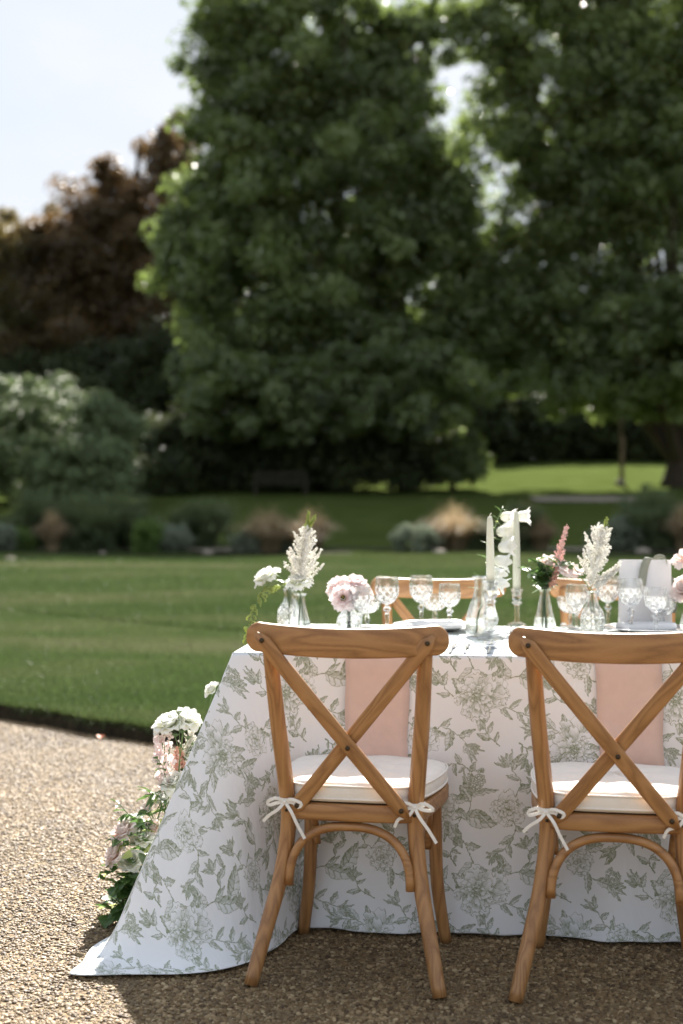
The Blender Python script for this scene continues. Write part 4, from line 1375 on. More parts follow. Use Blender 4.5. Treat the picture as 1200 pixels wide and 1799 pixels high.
def cutlery(kind):
    e = empty(kind)
    L = .19
    h_ = [(0, 0, .003), (.03, 0, .004), (.07, 0, .006), (.11, 0, .007), (.13, 0, .005)]
    P = spline(h_, 14)
    MB().add(*sweep(P, lambda i: rrect(.0055 - .003 * math.sin(PI * i / 16), .0012, .001, 1), (0, 0, 1))).build('handle', M['silver'], e)
    if kind == 'spoon':
        V, Fc = [], []
        for i in range(9):
            u = i / 8
            wv = .021 * math.sin(PI * (u * .92 + .06)) ** .7
            for j in range(9):
                q = j / 8 * 2 - 1
                V.append((.125 + .062 * u, q * wv, .004 + .004 * u - .0075 * (1 - q * q) * math.sin(PI * u) + .0072))
        for i in range(8):
            for j in range(8):
                k = i * 9 + j; Fc.append((k, k + 1, k + 10, k + 9))
        o = MB().add(V, Fc).build('bowl', M['silver'], e)
        s = o.modifiers.new('thickness', 'SOLIDIFY'); s.thickness = .0012
    elif kind == 'fork':
        MB().add(*sweep(spline([(.125, 0, .005), (.14, 0, .004), (.152, 0, .005)], 8), lambda i: rrect(.004 + .009 * math.sin(PI * .5 * i / 7), .0009, .0008, 1), (0, 0, 1))).build('head', M['silver'], e)
        for k in range(4):
            y = -.0105 + .007 * k
            MB().add(*tube(spline([(.150, y, .005), (.17, y, .008), (.195, y, .016)], 8), [.0020, .002, .002, .0019, .0018, .0016, .0013, .0006], 6)).build('tine', M['silver'], e)
    else:
        V = []
        n = 16
        for i in range(n):
            u = i / (n - 1)
            w_ = .011 * (1 - .75 * max(0, u - .6) / .4 * 1.0)
            V += [(.125 + .11 * u, -.006, .002), (.125 + .11 * u, -.006 + w_ + .004, .002), (.125 + .11 * u, -.006 + w_ * .5, .0045)]
        Fc = []
        for i in range(n - 1):
            a = 3 * i
            Fc += [(a, a + 3, a + 4, a + 1), (a + 1, a + 4, a + 5, a + 2), (a + 2, a + 5, a + 3, a)]
        Fc += [(0, 1, 2), (3 * n - 1, 3 * n - 2, 3 * n - 3)]
        MB().add(V, Fc).build('blade', M['silver'], e)
    return e
kp = {}
for (kind, a, b_, rz, lab) in [
    ('spoon', .705, .060, 88, 'silver spoon beside the chair rail, bowl turned to the candlestick'),
    ('knife', .600, .050, 88, 'silver knife right of the near plate by the trailing corner'),
    ('knife', .640, .052, 89, 'second silver knife, next to the spoon by the chair rail'),
    ('fork', .225, .05, 90, 'silver fork left of the near plate by the trailing corner'),
    ('fork', .735, .46, -62, 'silver fork laid for the chair across, tines towards the campanula vase'),
    ('fork', .765, .80, -90, 'silver fork beside the far plate by the goblets'),
    ('spoon', .93, .10, 88, 'silver spoon left of the plate facing the white card'),
    ('fork', .905, .055, 90, 'silver fork left of the plate facing the white card'),
    ('knife', 1.30, .055, 90, 'silver knife right of the plate facing the white card'),
    ('spoon', .70, .50, 40, 'silver dessert spoon lying beside the campanula vase'),
    ('fork', 1.40, .62, -90, 'silver fork beside the white card, tines up from the cloth')]:
    if kind in kp: o = copy_tree(kp[kind])
    else: o = kp[kind] = cutlery(kind)
    o.location = T(a, b_, TZ + .002); o.rotation_euler = (0, 0, R(rz) - TH)
    tag(o, lab, kind, 'silver cutlery on the table')

# ------------------------------------------------------------------ glassware
def cut_bowl(prof_o, prof_i, n, band, ncut, depth, slope):
    """closed shell: outer wall (diamond cuts inside band of z), rim, inner wall"""
    V, Fc = [], []
    prof = prof_o + prof_i
    m = len(prof)
    for k, (r, z) in enumerate(prof):
        for j in range(n):
            a = 2 * PI * j / n
            rr_ = r
            if k < len(prof_o) and band[0] < z < band[1]:
                t1 = abs(((a / (2 * PI) * ncut + z * slope) % 1) - .5) * 2
                t2 = abs(((a / (2 * PI) * ncut - z * slope) % 1) - .5) * 2
                rr_ = r - depth * max(0, 1 - min(t1, t2) * 2.6)
            V.append((rr_ * math.cos(a), rr_ * math.sin(a), z))
    for i in range(m - 1):
        for j in range(n):
            a, b_ = i * n + j, i * n + (j + 1) % n
            Fc.append((a, b_, b_ + n, a + n))
    Fc.append(tuple(range(n - 1, -1, -1))); Fc.append(tuple(range((m - 1) * n, m * n)))
    me = mesh('bowl', V, Fc, False)
    me.materials.append(M['crystal']); me.materials.append(M['facet'])
    nf = np.zeros(len(me.polygons), np.int32)
    sm = np.ones(len(me.polygons), bool)
    for i in range(len(prof_o) - 1):
        z = (prof[i][1] + prof[i + 1][1]) / 2
        if band[0] < z < band[1]:
            for j in range(n):
                a = (j + .5) / n
                t1 = abs(((a * ncut + z * slope) % 1) - .5) * 2
                t2 = abs(((a * ncut - z * slope) % 1) - .5) * 2
                sm[i * n + j] = False
                if min(t1, t2) < .26: nf[i * n + j] = 1
    me.polygons.foreach_set('material_index', nf); me.polygons.foreach_set('use_smooth', sm)
    me.update()
    return me
def curve_prof(pts, n):
    return [(max(p[0], .0004), p[1]) for p in spline([(a, b_, 0) for a, b_ in pts], n)]
def make_goblet(H, Rb, bowl_h, straight=True):
    e = empty('crystal_goblet')
    z0 = H - bowl_h
    po = curve_prof([(.006, z0), (Rb * .55, z0 + bowl_h * .08), (Rb * .92, z0 + bowl_h * .30), (Rb * 1.02, z0 + bowl_h * .52), (Rb, z0 + bowl_h * .78), (Rb * .93, H)], 34)
    pi_ = [(max(r - .0022, .0004), z if z > z0 + .012 else z0 + .005 + (z - z0) * .6) for (r, z) in po][::-1]
    obj('bowl', cut_bowl(po, pi_, 96, (z0 + bowl_h * .14, z0 + bowl_h * .66), 10, .0022, 1 / (bowl_h * .30)), M['crystal'], e)
    st = curve_prof([(.012, .006), (.0055, .012), (.0060, z0 * .45), (.0075, z0 * .62), (.0058, z0 * .70), (.0130, z0 * .83), (.0060, z0 * .94), (.0070, z0 - .0005)], 30)
    V, Fc = lathe(st, 8)
    obj('stem', mesh('stem', V, Fc, False), M['crystal'], e)
    obj('foot', mesh('foot', *lathe([(.0005, .0008), (Rb * .85, .0008), (Rb * .86, .002), (Rb * .5, .0042), (.0115, .0058), (.0005, .0058)], 40)), M['crystal'], e)
    return e
def make_coupe(H, Rb):
    e = empty('crystal_coupe')
    z0 = H * .45
    po = curve_prof([(.006, z0), (Rb * .55, z0 + .006), (Rb * .9, z0 + (H - z0) * .45), (Rb, H)], 22)
    pi_ = [(max(r - .002, .0004), z + .0025 * (1 - (z - z0) / (H - z0))) for (r, z) in po][::-1]
    obj('bowl', cut_bowl(po, pi_, 72, (z0 + .006, H - .012), 14, .0018, 55), M['crystal'], e)
    obj('stem', mesh('stem', *lathe(curve_prof([(.012, .005), (.006, .012), (.010, z0 * .6), (.006, z0 - .0005)], 14), 8), False), M['crystal'], e)
    obj('foot', mesh('foot', *lathe([(.0005, .0008), (Rb * .7, .0008), (Rb * .71, .002), (.0115, .0046), (.0005, .0046)], 40)), M['crystal'], e)
    return e
gob, gob_s, cou = make_goblet(.172, .038, .088), make_goblet(.148, .0355, .076), make_coupe(.100, .046)
used = set()
for i, (k, px, d, lab) in enumerate([
    (0, 680, 4.55, 'tall cut crystal goblet next to the pink flowers'),
    (0, 740, 4.62, 'tall cut crystal goblet between another goblet and a crystal coupe'),
    (1, 790, 4.58, 'short straight sided crystal goblet by the campanula vase'),
    (2, 645, 4.66, 'cut crystal coupe behind the pink flowers'),
    (2, 764, 4.76, 'cut crystal coupe behind the tall and short goblets'),
    (1, 633, 4.46, 'short crystal goblet in front of the pink flower vase'),
    (1, 1013, 4.55, 'short crystal goblet left of the astilbe vase'),
    (2, 1003, 4.66, 'cut crystal coupe behind the short goblet by the greenery vase'),
    (0, 1068, 4.62, 'tall cut crystal goblet between the astilbe and the white card'),
    (0, 1108, 4.46, 'tall cut crystal goblet standing in front of the white card'),
    (1, 1152, 4.40, 'short crystal goblet in front of the white card'),
    (2, 1163, 4.58, 'cut crystal coupe beside the edge of the white card')]):
    src = (gob, gob_s, cou)[k]
    o = src if k not in used else copy_tree(src)
    used.add(k)
    o.location = onT(px, d, True); o.rotation_euler = (0, 0, i * .37)
    tag(o, lab, 'glass', 'cut crystal glasses on the table')

def candlestick(px, d, H, fancy, lab, clab, ch, lean):
    e = tag(empty('glass_candlestick', onT(px, d, True)), lab, 'candlestick', 'glass candlesticks')
    if fancy:
        body = curve_prof([(.040, .0008), (.040, .004), (.026, .016), (.018, .03), (.022, .05), (.024, .065), (.015, .095), (.014, .108)], 40)
        obj('base', mesh('base', *lathe(body, 12), False), M['crystal'], e)
        obj('knop', mesh('knop', *lathe(curve_prof([(.013, .1085), (.019, .114), (.013, .121)], 10), 12), False), M['crystal'], e)
        cup = curve_prof([(.012, .1215), (.020, .130), (.0225, .150), (.020, .160), (.0265, H)], 18) + [(.0225, H), (.0145, H - .010), (.0145, H - .028), (.0004, H - .028)]
    else:
        obj('base', mesh('base', *lathe([(.0005, .0008), (.032, .0008), (.032, .004), (.024, .009), (.011, .013), (.0005, .013)], 40)), M['crystal'], e)
        obj('shaft', mesh('shaft', *lathe([(.0095, .0135), (.0085, .02), (.0085, H - .058), (.010, H - .052)], 8), False), M['crystal'], e)
        obj('knop', mesh('knop', *lathe(curve_prof([(.010, H - .0515), (.0185, H - .046), (.010, H - .040)], 10), 20)), M['crystal'], e)
        cup = curve_prof([(.010, H - .0395), (.0155, H - .032), (.0165, H - .012), (.0225, H)], 14) + [(.0185, H), (.0138, H - .008), (.0138, H - .026), (.0004, H - .026)]
    obj('cup', mesh('cup', *lathe(cup, 24)), M['crystal'], e)
    p = onT(px, d, True)
    zb = H - (.0275 if fancy else .0255)
    c_ = tag(empty('taper_candle', (p.x, p.y, p.z + zb)), clab, 'candle', 'sage taper candles')
    c_.rotation_euler = lean
    prof = [(.0004, 0), (.0128, 0), (.0130, ch * .3), (.0112, ch * .7), (.0088, ch * .94), (.0070, ch * .985), (.004, ch), (.0004, ch)]
    obj('wax', mesh('wax', *lathe(prof, 20)), M['candle'], c_)
    MB().add(*tube(spline([(0, 0, ch), (.001, 0, ch + .006), (.005, 0, ch + .010)], 6), .0012, 6)).build('wick', M['wick'], c_)
candlestick(862, 4.30, .176, True, 'ornate pressed glass candlestick beside the campanula vase', 'pale sage taper candle in the ornate glass candlestick', .222, (0, R(-.6), 0))
candlestick(908, 4.72, .122, False, 'plain faceted glass candlestick behind the chair rail', 'pale sage taper candle in the plain glass candlestick', .282, (0, R(-.4), 0))
p = onT(995, 4.60, True)
o = tag(obj('salt_cellar', mesh('salt_cellar', *lathe(curve_prof([(.012, 0), (.016, .004), (.017, .014), (.010, .018), (.012, .024), (.006, .030), (.001, .031)], 22), 12), False), M['crystal'], loc=(onT(990, 4.50, True))), 'tiny cut glass salt cellar beside the greenery vase', 'salt cellar')

# vases
def vase(px, d, H, prof, lab, cut=False, water=.4):
    """prof: (r, z/H) outer profile"""
    e = tag(empty('bud_vase', onT(px, d, True)), lab, 'vase', 'glass bud vases on the table')
    po = curve_prof([(r, z * H) for r, z in prof], 40)
    pi_ = [(max(r - .0022, .0004), max(z, .005)) for r, z in po][::-1]
    if cut:
        obj('vase_body', cut_bowl([(.0004, po[0][1])] + po, pi_ + [(.0004, .005)], 60, (.012, H * .55), 9, .0022, 45), M['crystal'], e)
    else:
        obj('vase_body', mesh('vase_body', *lathe([(.0004, po[0][1])] + po + pi_ + [(.0004, .005)], 40)), M['glass'], e)
    MB().add(*sweep([((po[-1][0] + .0006) * math.cos(2 * PI * i / 32), (po[-1][0] + .0006) * math.sin(2 * PI * i / 32), H) for i in range(32)], [(.0022 * math.cos(k * PI / 4), .0022 * math.sin(k * PI / 4)) for k in range(8)], (0, 0, 1), closed=True)).build('rim', M['glass'], e)
    if water:
        wp = [(max(r - .0028, .0004), max(z, .0056)) for r, z in po if z < H * water]
        wp = [(.0004, .0056)] + wp + [(.0004, wp[-1][1])]
        obj('water', mesh('water', *lathe(wp, 36)), M['water'], e)
    return e, onT(px, d, True)
CONE = [(.036, 0), (.0385, .03), (.034, .22), (.0235, .55), (.0165, .82), (.0160, .93), (.0195, 1)]
POT = [(.034, 0), (.037, .05), (.040, .25), (.036, .48), (.022, .66), (.0165, .78), (.0165, .92), (.0190, 1)]
PEAR = [(.034, 0), (.044, .08), (.046, .22), (.036, .45), (.022, .68), (.0170, .85), (.0185, .95), (.0225, 1)]
vA, pA = vase(527, 4.48, .123, CONE, 'clear conical bud vase with white astilbe at the table end', False, .35)
vB, pB = vase(508, 4.66, .125, POT, 'squat cut glass bottle vase behind the conical vase', True, 0)
vC, pC = vase(613, 4.52, .098, POT, 'small cut glass vase holding pink flowers', True, .45)
vD, pD = vase(843, 4.40, .182, PEAR, 'tall pear shaped vase holding the white campanula', False, .32)
vE, pE = vase(957, 4.56, .132, CONE, 'clear conical vase with greenery and a blush rose', False, .35)
vF, pF = vase(1041, 4.50, .130, POT, 'bottle vase holding white astilbe before the chair across', True, .4)
vG, pG = vase(1214, 4.56, .128, CONE, 'clear vase with blush peonies beside the white card', False, .4)

# card with ribbon
cp = onT(1135, 4.63, True)
e = tag(empty('menu_card', cp, -TH * .5), 'tall white folded menu card tied with a sage ribbon', 'menu card')
cw, chh = .084, .222
for s, yb in ((1, .0), (-1, .045)):
    V, Fc = bxm(-cw, cw, 0, .0012, 0, chh)
    V = [(x, y + yb + (.0225 - yb) * (z / chh) * .95, z) for x, y, z in V]
    MB().add(V, Fc).build('card_leaf', M['card'], e, False)
def flat_ribbon(name, pts, w_, side):
    P = spline(pts, 18); V = []
    sd = np.array(side, float)
    for p in P: V += [p - sd * w_, p + sd * w_]
    o = MB().add(V, [(2 * i, 2 * i + 1, 2 * i + 3, 2 * i + 2) for i in range(17)]).build(name, M['ribbon'], e)
    s_ = o.modifiers.new('thickness', 'SOLIDIFY'); s_.thickness = .0006
flat_ribbon('ribbon_tail', [(-.014, -.004, .140), (-.010, .004, .165), (-.004, .012, .195), (.006, .019, .2215), (.016, .024, .229), (.032, .030, .2225)], .0135, (1, .1, -.12))
flat_ribbon('ribbon_loop', [(.030, .026, .2225), (.040, .020, .231), (.056, .014, .232), (.066, .012, .226), (.068, .010, .212)], .010, (.35, .5, -.75))
flat_ribbon('ribbon_tail', [(.0865, .018, .165), (.090, .012, .12), (.0945, .008, .075), (.090, .006, .05)], .008, (.8, -.5, 0))

# ------------------------------------------------------------------ flowers
def grid_mesh(name, fn, nu, nv, t_of=None):
    V, T_, Fc = [], [], []
    for i in range(nu + 1):
        for j in range(nv + 1):
            u, v = i / nu, j / nv * 2 - 1
            V.append(fn(u, v)); T_.append(u if t_of is None else t_of(u, v))
    for i in range(nu):
        for j in range(nv):
            a = i * (nv + 1) + j
            Fc.append((a, a + 1, a + nv + 2, a + nv + 1))
    me = mesh(name, V, Fc)
    at = me.attributes.new('rnd', 'FLOAT', 'POINT'); at.data.foreach_set('value', np.array(T_, np.float32))
    return me
def petal_fn(L, Wd, cup, curl, ruff, seed=0):
    """petal standing up (+z) from its base, concave towards -y... bows outwards (+y)"""
    def fn(u, v):
        wv = Wd * .5 * math.sin(PI * min(u * .60 + .06, 1)) ** .9 * (1.0 if u < .85 else math.sqrt(max(1 - ((u - .85) / .19) ** 2 * abs(v), .3)))
        x = wv * v
        y = cup * L * math.sin(u * PI * .55) - cup * 1.6 * x * x / (Wd * .5) + curl * L * max(0, u - .6) ** 2 * 4
        y += ruff * L * math.sin(v * 6 + seed) * u * u
        z = L * (u - .12 * v * v * u) + ruff * L * .6 * math.cos(v * 8 + seed * 2) * u ** 3 - curl * L * max(0, u - .7) ** 2 * 2.5
        return (x, y, z)
    return fn
PET = {}
def petal(matn, kind):
    key = (matn, kind)
    if key not in PET:
        L, Wd, cup, curl, ruff, sd = {
            'in': (.030, .024, .18, -.05, .02, 1), 'mid': (.034, .034, .26, .10, .03, 2), 'out': (.038, .044, .30, .35, .05, 3),
            'lis': (.038, .044, .30, .45, .09, 4), 'lis_in': (.034, .034, .30, .1, .08, 5), 'small': (.014, .014, .3, .3, .06, 6)}[kind]
        me = grid_mesh('petal', petal_fn(L, Wd, cup, curl, ruff, sd), 7, 8)
        me.materials.append(M[matn])
        PET[key] = me
    return PET[key]
def put_petals(e, matn, spec, seed, s=1.0):
    """spec: list of (kind, count, tilt from axis deg, base radius)"""
    r = random.Random(seed)
    for (kind, n, tilt, br) in spec:
        o0 = r.uniform(0, 6.28)
        for i in range(n):
            a = o0 + 2 * PI * i / n + r.uniform(-.18, .18)
            tl = R(tilt + r.uniform(-7, 7))
            # petal's +y is outward
            m4 = Matrix.Rotation(a, 4, 'Z') @ Matrix.Translation((0, br, 0)) @ Matrix.Rotation(-tl, 4, 'X') @ Matrix.Scale(s * r.uniform(.9, 1.1), 4)
            o = bpy.data.objects.new('petal', petal(matn, kind)); COL.objects.link(o)
            o.parent = e; o.matrix_local = m4
ROSE = [('in', 4, -14, .003), ('in', 5, 2, .006), ('mid', 5, 14, .008), ('mid', 6, 30, .009), ('out', 6, 48, .009), ('out', 6, 68, .008)]
ROSE_S = [('in', 4, -14, .003), ('in', 5, 4, .006), ('mid', 5, 18, .007), ('out', 5, 42, .008)]
LIS = [('in', 4, 8, .003), ('lis_in', 5, 26, .004), ('lis', 5, 46, .006), ('lis', 6, 66, .006)]
def axis_rot(d):
    return Vector(d).normalized().to_track_quat('Z', 'Y').to_euler()
def bloom(parent, name, loc_, axis, matn, spec, seed, s=1.0, centre=False, calyx=True):
    e = empty(name, loc_, 0, parent); e.rotation_euler = axis_rot(axis)
    put_petals(e, matn, spec, seed, s)
    if centre:
        mb = MB(); r = random.Random(seed)
        for i in range(8):
            a = r.uniform(0, 6.28); q = r.uniform(0, .003) * s
            mb.add(*tube([(q * math.cos(a), q * math.sin(a), 0), (q * 1.5 * math.cos(a), q * 1.5 * math.sin(a), .016 * s)], .0011 * s, 5))
        mb.build('stamen', M['stamen'], e)
    if calyx:
        MB().add(*lathe(curve_prof([(.002, -.014), (.006, -.008), (.009, -.001), (.012, .006)], 8), 10)).build('calyx', M['stem'], e, scale=s)
    return e
def leaf_fn(L, Wd, fold, droop):
    def fn(u, v):
        wv = Wd * .5 * math.sin(PI * (u * .96 + .02) ** .8) ** .9
        return (wv * v, L * u * (1 - .12 * droop * u), fold * wv * abs(v) - droop * L * .5 * u * u + .02 * L * math.sin(u * 16) * abs(v))
    return fn
LEAF = {}
def leafm(matn, kind):
    if (matn, kind) not in LEAF:
        L, Wd, fo, dr = {'oval': (.045, .024, .35, .35), 'broad': (.055, .040, .25, .45), 'lance': (.06, .013, .4, .5), 'tiny': (.016, .006, .3, .3)}[kind]
        r = random.Random(kind)
        me = grid_mesh('leaf', leaf_fn(L, Wd, fo, dr), 8, 4, lambda u, v: .35 + .3 * abs(v) + .2 * math.sin(u * 20))
        me.materials.append(M[matn])
        LEAF[(matn, kind)] = me
    return LEAF[(matn, kind)]
def put_leaf(parent, loc_, az, pitch, matn='leaf', kind='oval', s=1.0, roll=0.0):
    o = bpy.data.objects.new('leaf', leafm(matn, kind)); COL.objects.link(o)
    o.parent = parent
    o.matrix_local = Matrix.Translation(loc_) @ Matrix.Rotation(az, 4, 'Z') @ Matrix.Rotation(pitch, 4, 'X') @ Matrix.Rotation(roll, 4, 'Y') @ Matrix.Scale(s, 4)
    return o
def stem(parent, pts, r0=.0022, r1=.0015, mat='stem', n=16):
    P = spline(pts, n)
    MB().add(*tube(P, [r0 + (r1 - r0) * i / (n - 1) for i in range(n)], 7)).build('stem', M[mat], parent)
    return P
def rel(p, q):
    return tuple(Vector(q) - Vector(p))
def plume(parent, pts, side_n, side_len, matn, seed, fl=.0022, dens=26, name='plume', start=.15, taper=True, spread=.9, fluff=.0050):
    """astilbe-like plume: central axis with side spikes, each covered in tiny florets"""
    r = np.random.default_rng(seed)
    P = spline(pts, 40)
    pos, tn = [], []
    axis_pts = []
    for i in range(side_n):
        u = start + (1 - start) * i / side_n
        k = int(u * 38)
        base = P[k]; tg = P[k + 1] - P[k]; tg /= np.linalg.norm(tg)
        L = side_len * ((1 - u) ** .8 + .10) * r.uniform(.7, 1.15) if taper else side_len * r.uniform(.6, 1.1)
        a = i * 2.4 + r.uniform(-.4, .4)
        sd = np.array([math.cos(a), math.sin(a), 0]); sd -= tg * sd.dot(tg); sd /= np.linalg.norm(sd) + 1e-9
        dr = tg * r.uniform(.7, 1.0) + sd * spread
        dr /= np.linalg.norm(dr)
        m_ = max(5, int(dens * L / side_len))
        for j in range(m_):
            f = (j + .5) / m_
            c_ = base + dr * L * f + np.array([0, 0, .10 * L * f * f])
            rad = fluff * (1 - .72 * f)
            for q in range(4):
                pos.append(c_ + r.normal(0, 1, 3) * rad * .7); tn.append(min(1, .35 + .65 * r.uniform() + .0 * f))
    for k in range(int(start * 38), 40):
        for q in range(3):
            pos.append(P[k] + r.normal(0, .0022, 3) * (1.2 - k / 40)); tn.append(r.uniform(.1, .6))
    pos = np.array(pos); tn = np.array(tn); n = len(pos)
    octv = np.array([(1, 0, 0), (-1, 0, 0), (0, 1, 0), (0, -1, 0), (0, 0, 1), (0, 0, -1)], float)
    octf = np.array([(0, 2, 4), (2, 1, 4), (1, 3, 4), (3, 0, 4), (2, 0, 5), (1, 2, 5), (3, 1, 5), (0, 3, 5)])
    sc_ = fl * r.uniform(.6, 1.25, (n, 1, 1)) * r.uniform(.7, 1.3, (n, 6, 1))
    V = (pos[:, None, :] + octv[None] * sc_).reshape(-1, 3)
    Fq = (octf[None] + 6 * np.arange(n)[:, None, None]).reshape(-1, 3)
    obj(name, fast_mesh(name, V, Fq, False, np.repeat(tn, 6)), M[matn], parent)
    return P

# 1 white astilbe and lisianthus in the conical vase
e = tag(empty('astilbe_stem', (pA.x, pA.y, pA.z + .008)), 'white feathery astilbe plume with green tips in the vase at the table end', 'flower')
stem(e, [(-.004, 0, 0), (.002, .004, .12), (.004, .002, .165)])
plume(e, [(.002, 0, .135), (.006, 0, .20), (.016, 0, .27), (.024, 0, .325)], 38, .098, 'plume_white', 1, .0031, 30, start=.0, spread=.80, fluff=.0075)
for (x1, z1, sd) in ((.028, .375, 4), (.050, .365, 5)):
    plume(e, [(.020, 0, .31), ((.02 + x1) / 2, 0, (.31 + z1) / 2), (x1, 0, z1)], 12, .012, 'vine', sd, .0018, 8, 'plume_tip')
e = tag(empty('lisianthus_stem', (pA.x, pA.y - .004, pA.z + .008)), 'cream lisianthus bloom tucked under the white astilbe', 'flower')
stem(e, [(.012, .004, 0), (.006, 0, .08), (-.002, -.004, .150)])
bloom(e, 'bloom', (-.004, -.008, .150), (-.15, -.3, 1), 'white_petal', LIS, 3, .95)
# 2 white rose and vine in the cut bottle
e = tag(empty('rose_stem', (pB.x, pB.y, pB.z + .008)), 'single white rose leaning out over the table end', 'flower')
rl = W(470, 1016, 4.60) - Vector((pB.x, pB.y, pB.z + .008))
stem(e, [(0, 0, 0), (-.002, 0, .10), (-.03, -.02, .16), tuple(rl)], .0026)
bloom(e, 'bloom', tuple(rl), (-.45, -.25, .9), 'white_petal', ROSE, 7, 1.02)
put_leaf(e, tuple(rl + Vector((.01, 0, -.012))), R(250), .3, 'leaf', 'oval', .8)
put_leaf(e, (-.012, -.01, .135), R(60), .5, 'leaf', 'oval', .9)
put_leaf(e, (-.02, -.01, .145), R(190), .2, 'leaf', 'oval', .7)
e = tag(empty('trailing_vine', (pB.x, pB.y, pB.z + .008)), 'curly pale green vine trailing from the bottle over the table edge', 'vine')
o0 = Vector((pB.x, pB.y, pB.z + .008))
vp = [(0, 0, .02), (0, 0, .115)] + [tuple(W(px, py, dd) - o0) for px, py, dd in ((486, 1030, 4.60), (464, 1040, 4.55), (449, 1065, 4.50), (440, 1095, 4.46), (434, 1130, 4.43))]
P = stem(e, vp, .0017, .0008, 'stem', 44)
rr_ = random.Random(9)
for k in range(12, 44):
    b0 = np.array(P[k])
    for q in range(2):
        a = rr_.uniform(0, 6.28); L = rr_.uniform(.012, .028) * (1.15 - k / 70)
        d1 = np.array([math.cos(a), math.sin(a) * .6, rr_.uniform(-.5, .6)])
        cp_ = [b0, b0 + d1 * L * .6, b0 + d1 * L + np.array([0, 0, -.004]), b0 + d1 * L * 1.02 + np.array([0, 0, -.010]), b0 + d1 * L * .8 + np.array([0, 0, -.011])]
        V, Fq = tube(spline(cp_, 9), [.0015 + .0016 * math.sin(PI * i / 8) for i in range(9)], 5)
        me = mesh('tendril', V, Fq)
        at = me.attributes.new('rnd', 'FLOAT', 'POINT'); at.data.foreach_set('value', np.full(len(V), rr_.uniform(.2, 1), np.float32))
        obj('tendril', me, M['vine'], e)
# 3 pink lisianthus
for i, (px, py, dd, ax, spec, s, lab, cen) in enumerate([
    (603, 1050, 4.46, (-.15, -1, .35), LIS, .98, 'open pale pink lisianthus with golden centre facing the chair', True),
    (592, 1030, 4.56, (-.6, -.2, .8), LIS, .95, 'pale pink lisianthus leaning to the table end', False),
    (625, 1028, 4.54, (.25, -.3, 1), ROSE, .95, 'fullest pale pink bloom above the small cut vase', False),
    (641, 1044, 4.56, (.8, -.35, .5), LIS, .85, 'pale pink bloom leaning to the tall goblet', False)]):
    b0 = Vector((pC.x, pC.y, pC.z + .008))
    e = tag(empty('lisianthus_stem', b0), lab, 'flower', 'pink flowers in the small cut vase')
    q = W(px, py, dd) - b0
    stem(e, [(.004 * (i - 1.5), 0, 0), (.002 * (i - 1), 0, .08), tuple(q)])
    bloom(e, 'bloom', tuple(q), ax, 'pink_petal', spec, 20 + i, s, cen)
# 4 campanula stalk
b0 = Vector((pD.x, pD.y, pD.z + .008))
e = tag(empty('campanula_stem', b0), 'tall white campanula stalk hung with bells beside the candles', 'flower')
tp_ = [tuple(W(px, py, dd) - b0) for px, py, dd in ((846, 1060, 4.44), (853, 1010, 4.56), (861, 960, 4.68), (872, 920, 4.76), (884, 890, 4.82))]
P = stem(e, [(-.012, 0, .0), (-.004, 0, .06)] + tp_, .0034, .0016, 'stem', 40)
def bell_mesh():
    V, Fc, T_ = [], [], []
    n = 25
    pr = [(.004, 0), (.012, .004), (.0165, .014), (.0175, .026), (.020, .036), (.027, .043)]
    pr = curve_prof(pr, 14)
    for k, (r_, z) in enumerate(pr):
        f = k / 13
        for j in range(n):
            a = 2 * PI * j / n
            lob = 1 + .20 * max(0, f - .65) / .35 * math.cos(5 * a)
            V.append((r_ * lob * math.cos(a), r_ * lob * math.sin(a), z + .006 * max(0, f - .65) / .35 * math.cos(5 * a))); T_.append(.2 + f)
    for k in range(13):
        for j in range(n):
            a, b_ = k * n + j, k * n + (j + 1) % n
            Fc.append((a, b_, b_ + n, a + n))
    me = mesh('bell', V, Fc)
    at = me.attributes.new('rnd', 'FLOAT', 'POINT'); at.data.foreach_set('value', np.array(T_, np.float32))
    me.materials.append(M['white_petal'])
    return me
bell = bell_mesh()
for (px, py, ax, s) in [(880, 907, (.9, -.4, -.1), .95), (906, 908, (1, -.1, .05), 1.0), (874, 935, (.8, -.6, .15), 1.05), (884, 928, (.6, .3, .2), .9), (876, 962, (.9, -.5, .1), 1.05), (882, 950, (.8, .4, -.1), .95), (868, 984, (1, -.3, -.15), 1.1), (864, 1000, (.8, -.5, -.45), .95), (868, 1018, (.9, -.4, -.5), .95), (862, 1030, (.2, .6, -.2), .8)]:
    q = W(px, py, 4.82 - .30 * (py - 905) / 125) - b0
    o = bpy.data.objects.new('bell', bell); COL.objects.link(o); o.parent = e
    o.matrix_local = Matrix.Translation(q) @ Vector(ax).normalized().to_track_quat('Z', 'Y').to_matrix().to_4x4() @ Matrix.Scale(s * 1.04, 4)
    k = min(range(40), key=lambda i: np.linalg.norm(np.array(P[i]) - np.array(q)))
    if np.linalg.norm(np.array(P[k]) - np.array(q)) > .004:
        MB().add(*tube([P[k], (np.array(P[k]) + np.array(q)) / 2 + np.array([0, 0, .004]), np.array(q)], .0011, 6)).build('pedicel', M['stem'], e)
for k, az, pt, s in [(16, 100, .5, 1), (18, 80, .9, .9), (20, 250, .4, .8), (23, 120, .6, .9), (26, 60, .7, .8), (29, 280, .5, .7), (31, 95, .8, .7), (34, 70, .8, .6), (37, 110, .9, .6), (14, 110, -.1, .9)]:
    put_leaf(e, tuple(P[k]), R(az), pt, 'leaf', 'lance', s * .9)
for k in (22, 25, 28, 31, 33, 35):
    put_leaf(e, tuple(P[k]), R(60 + k * 47), .4, 'vine', 'oval', .38)
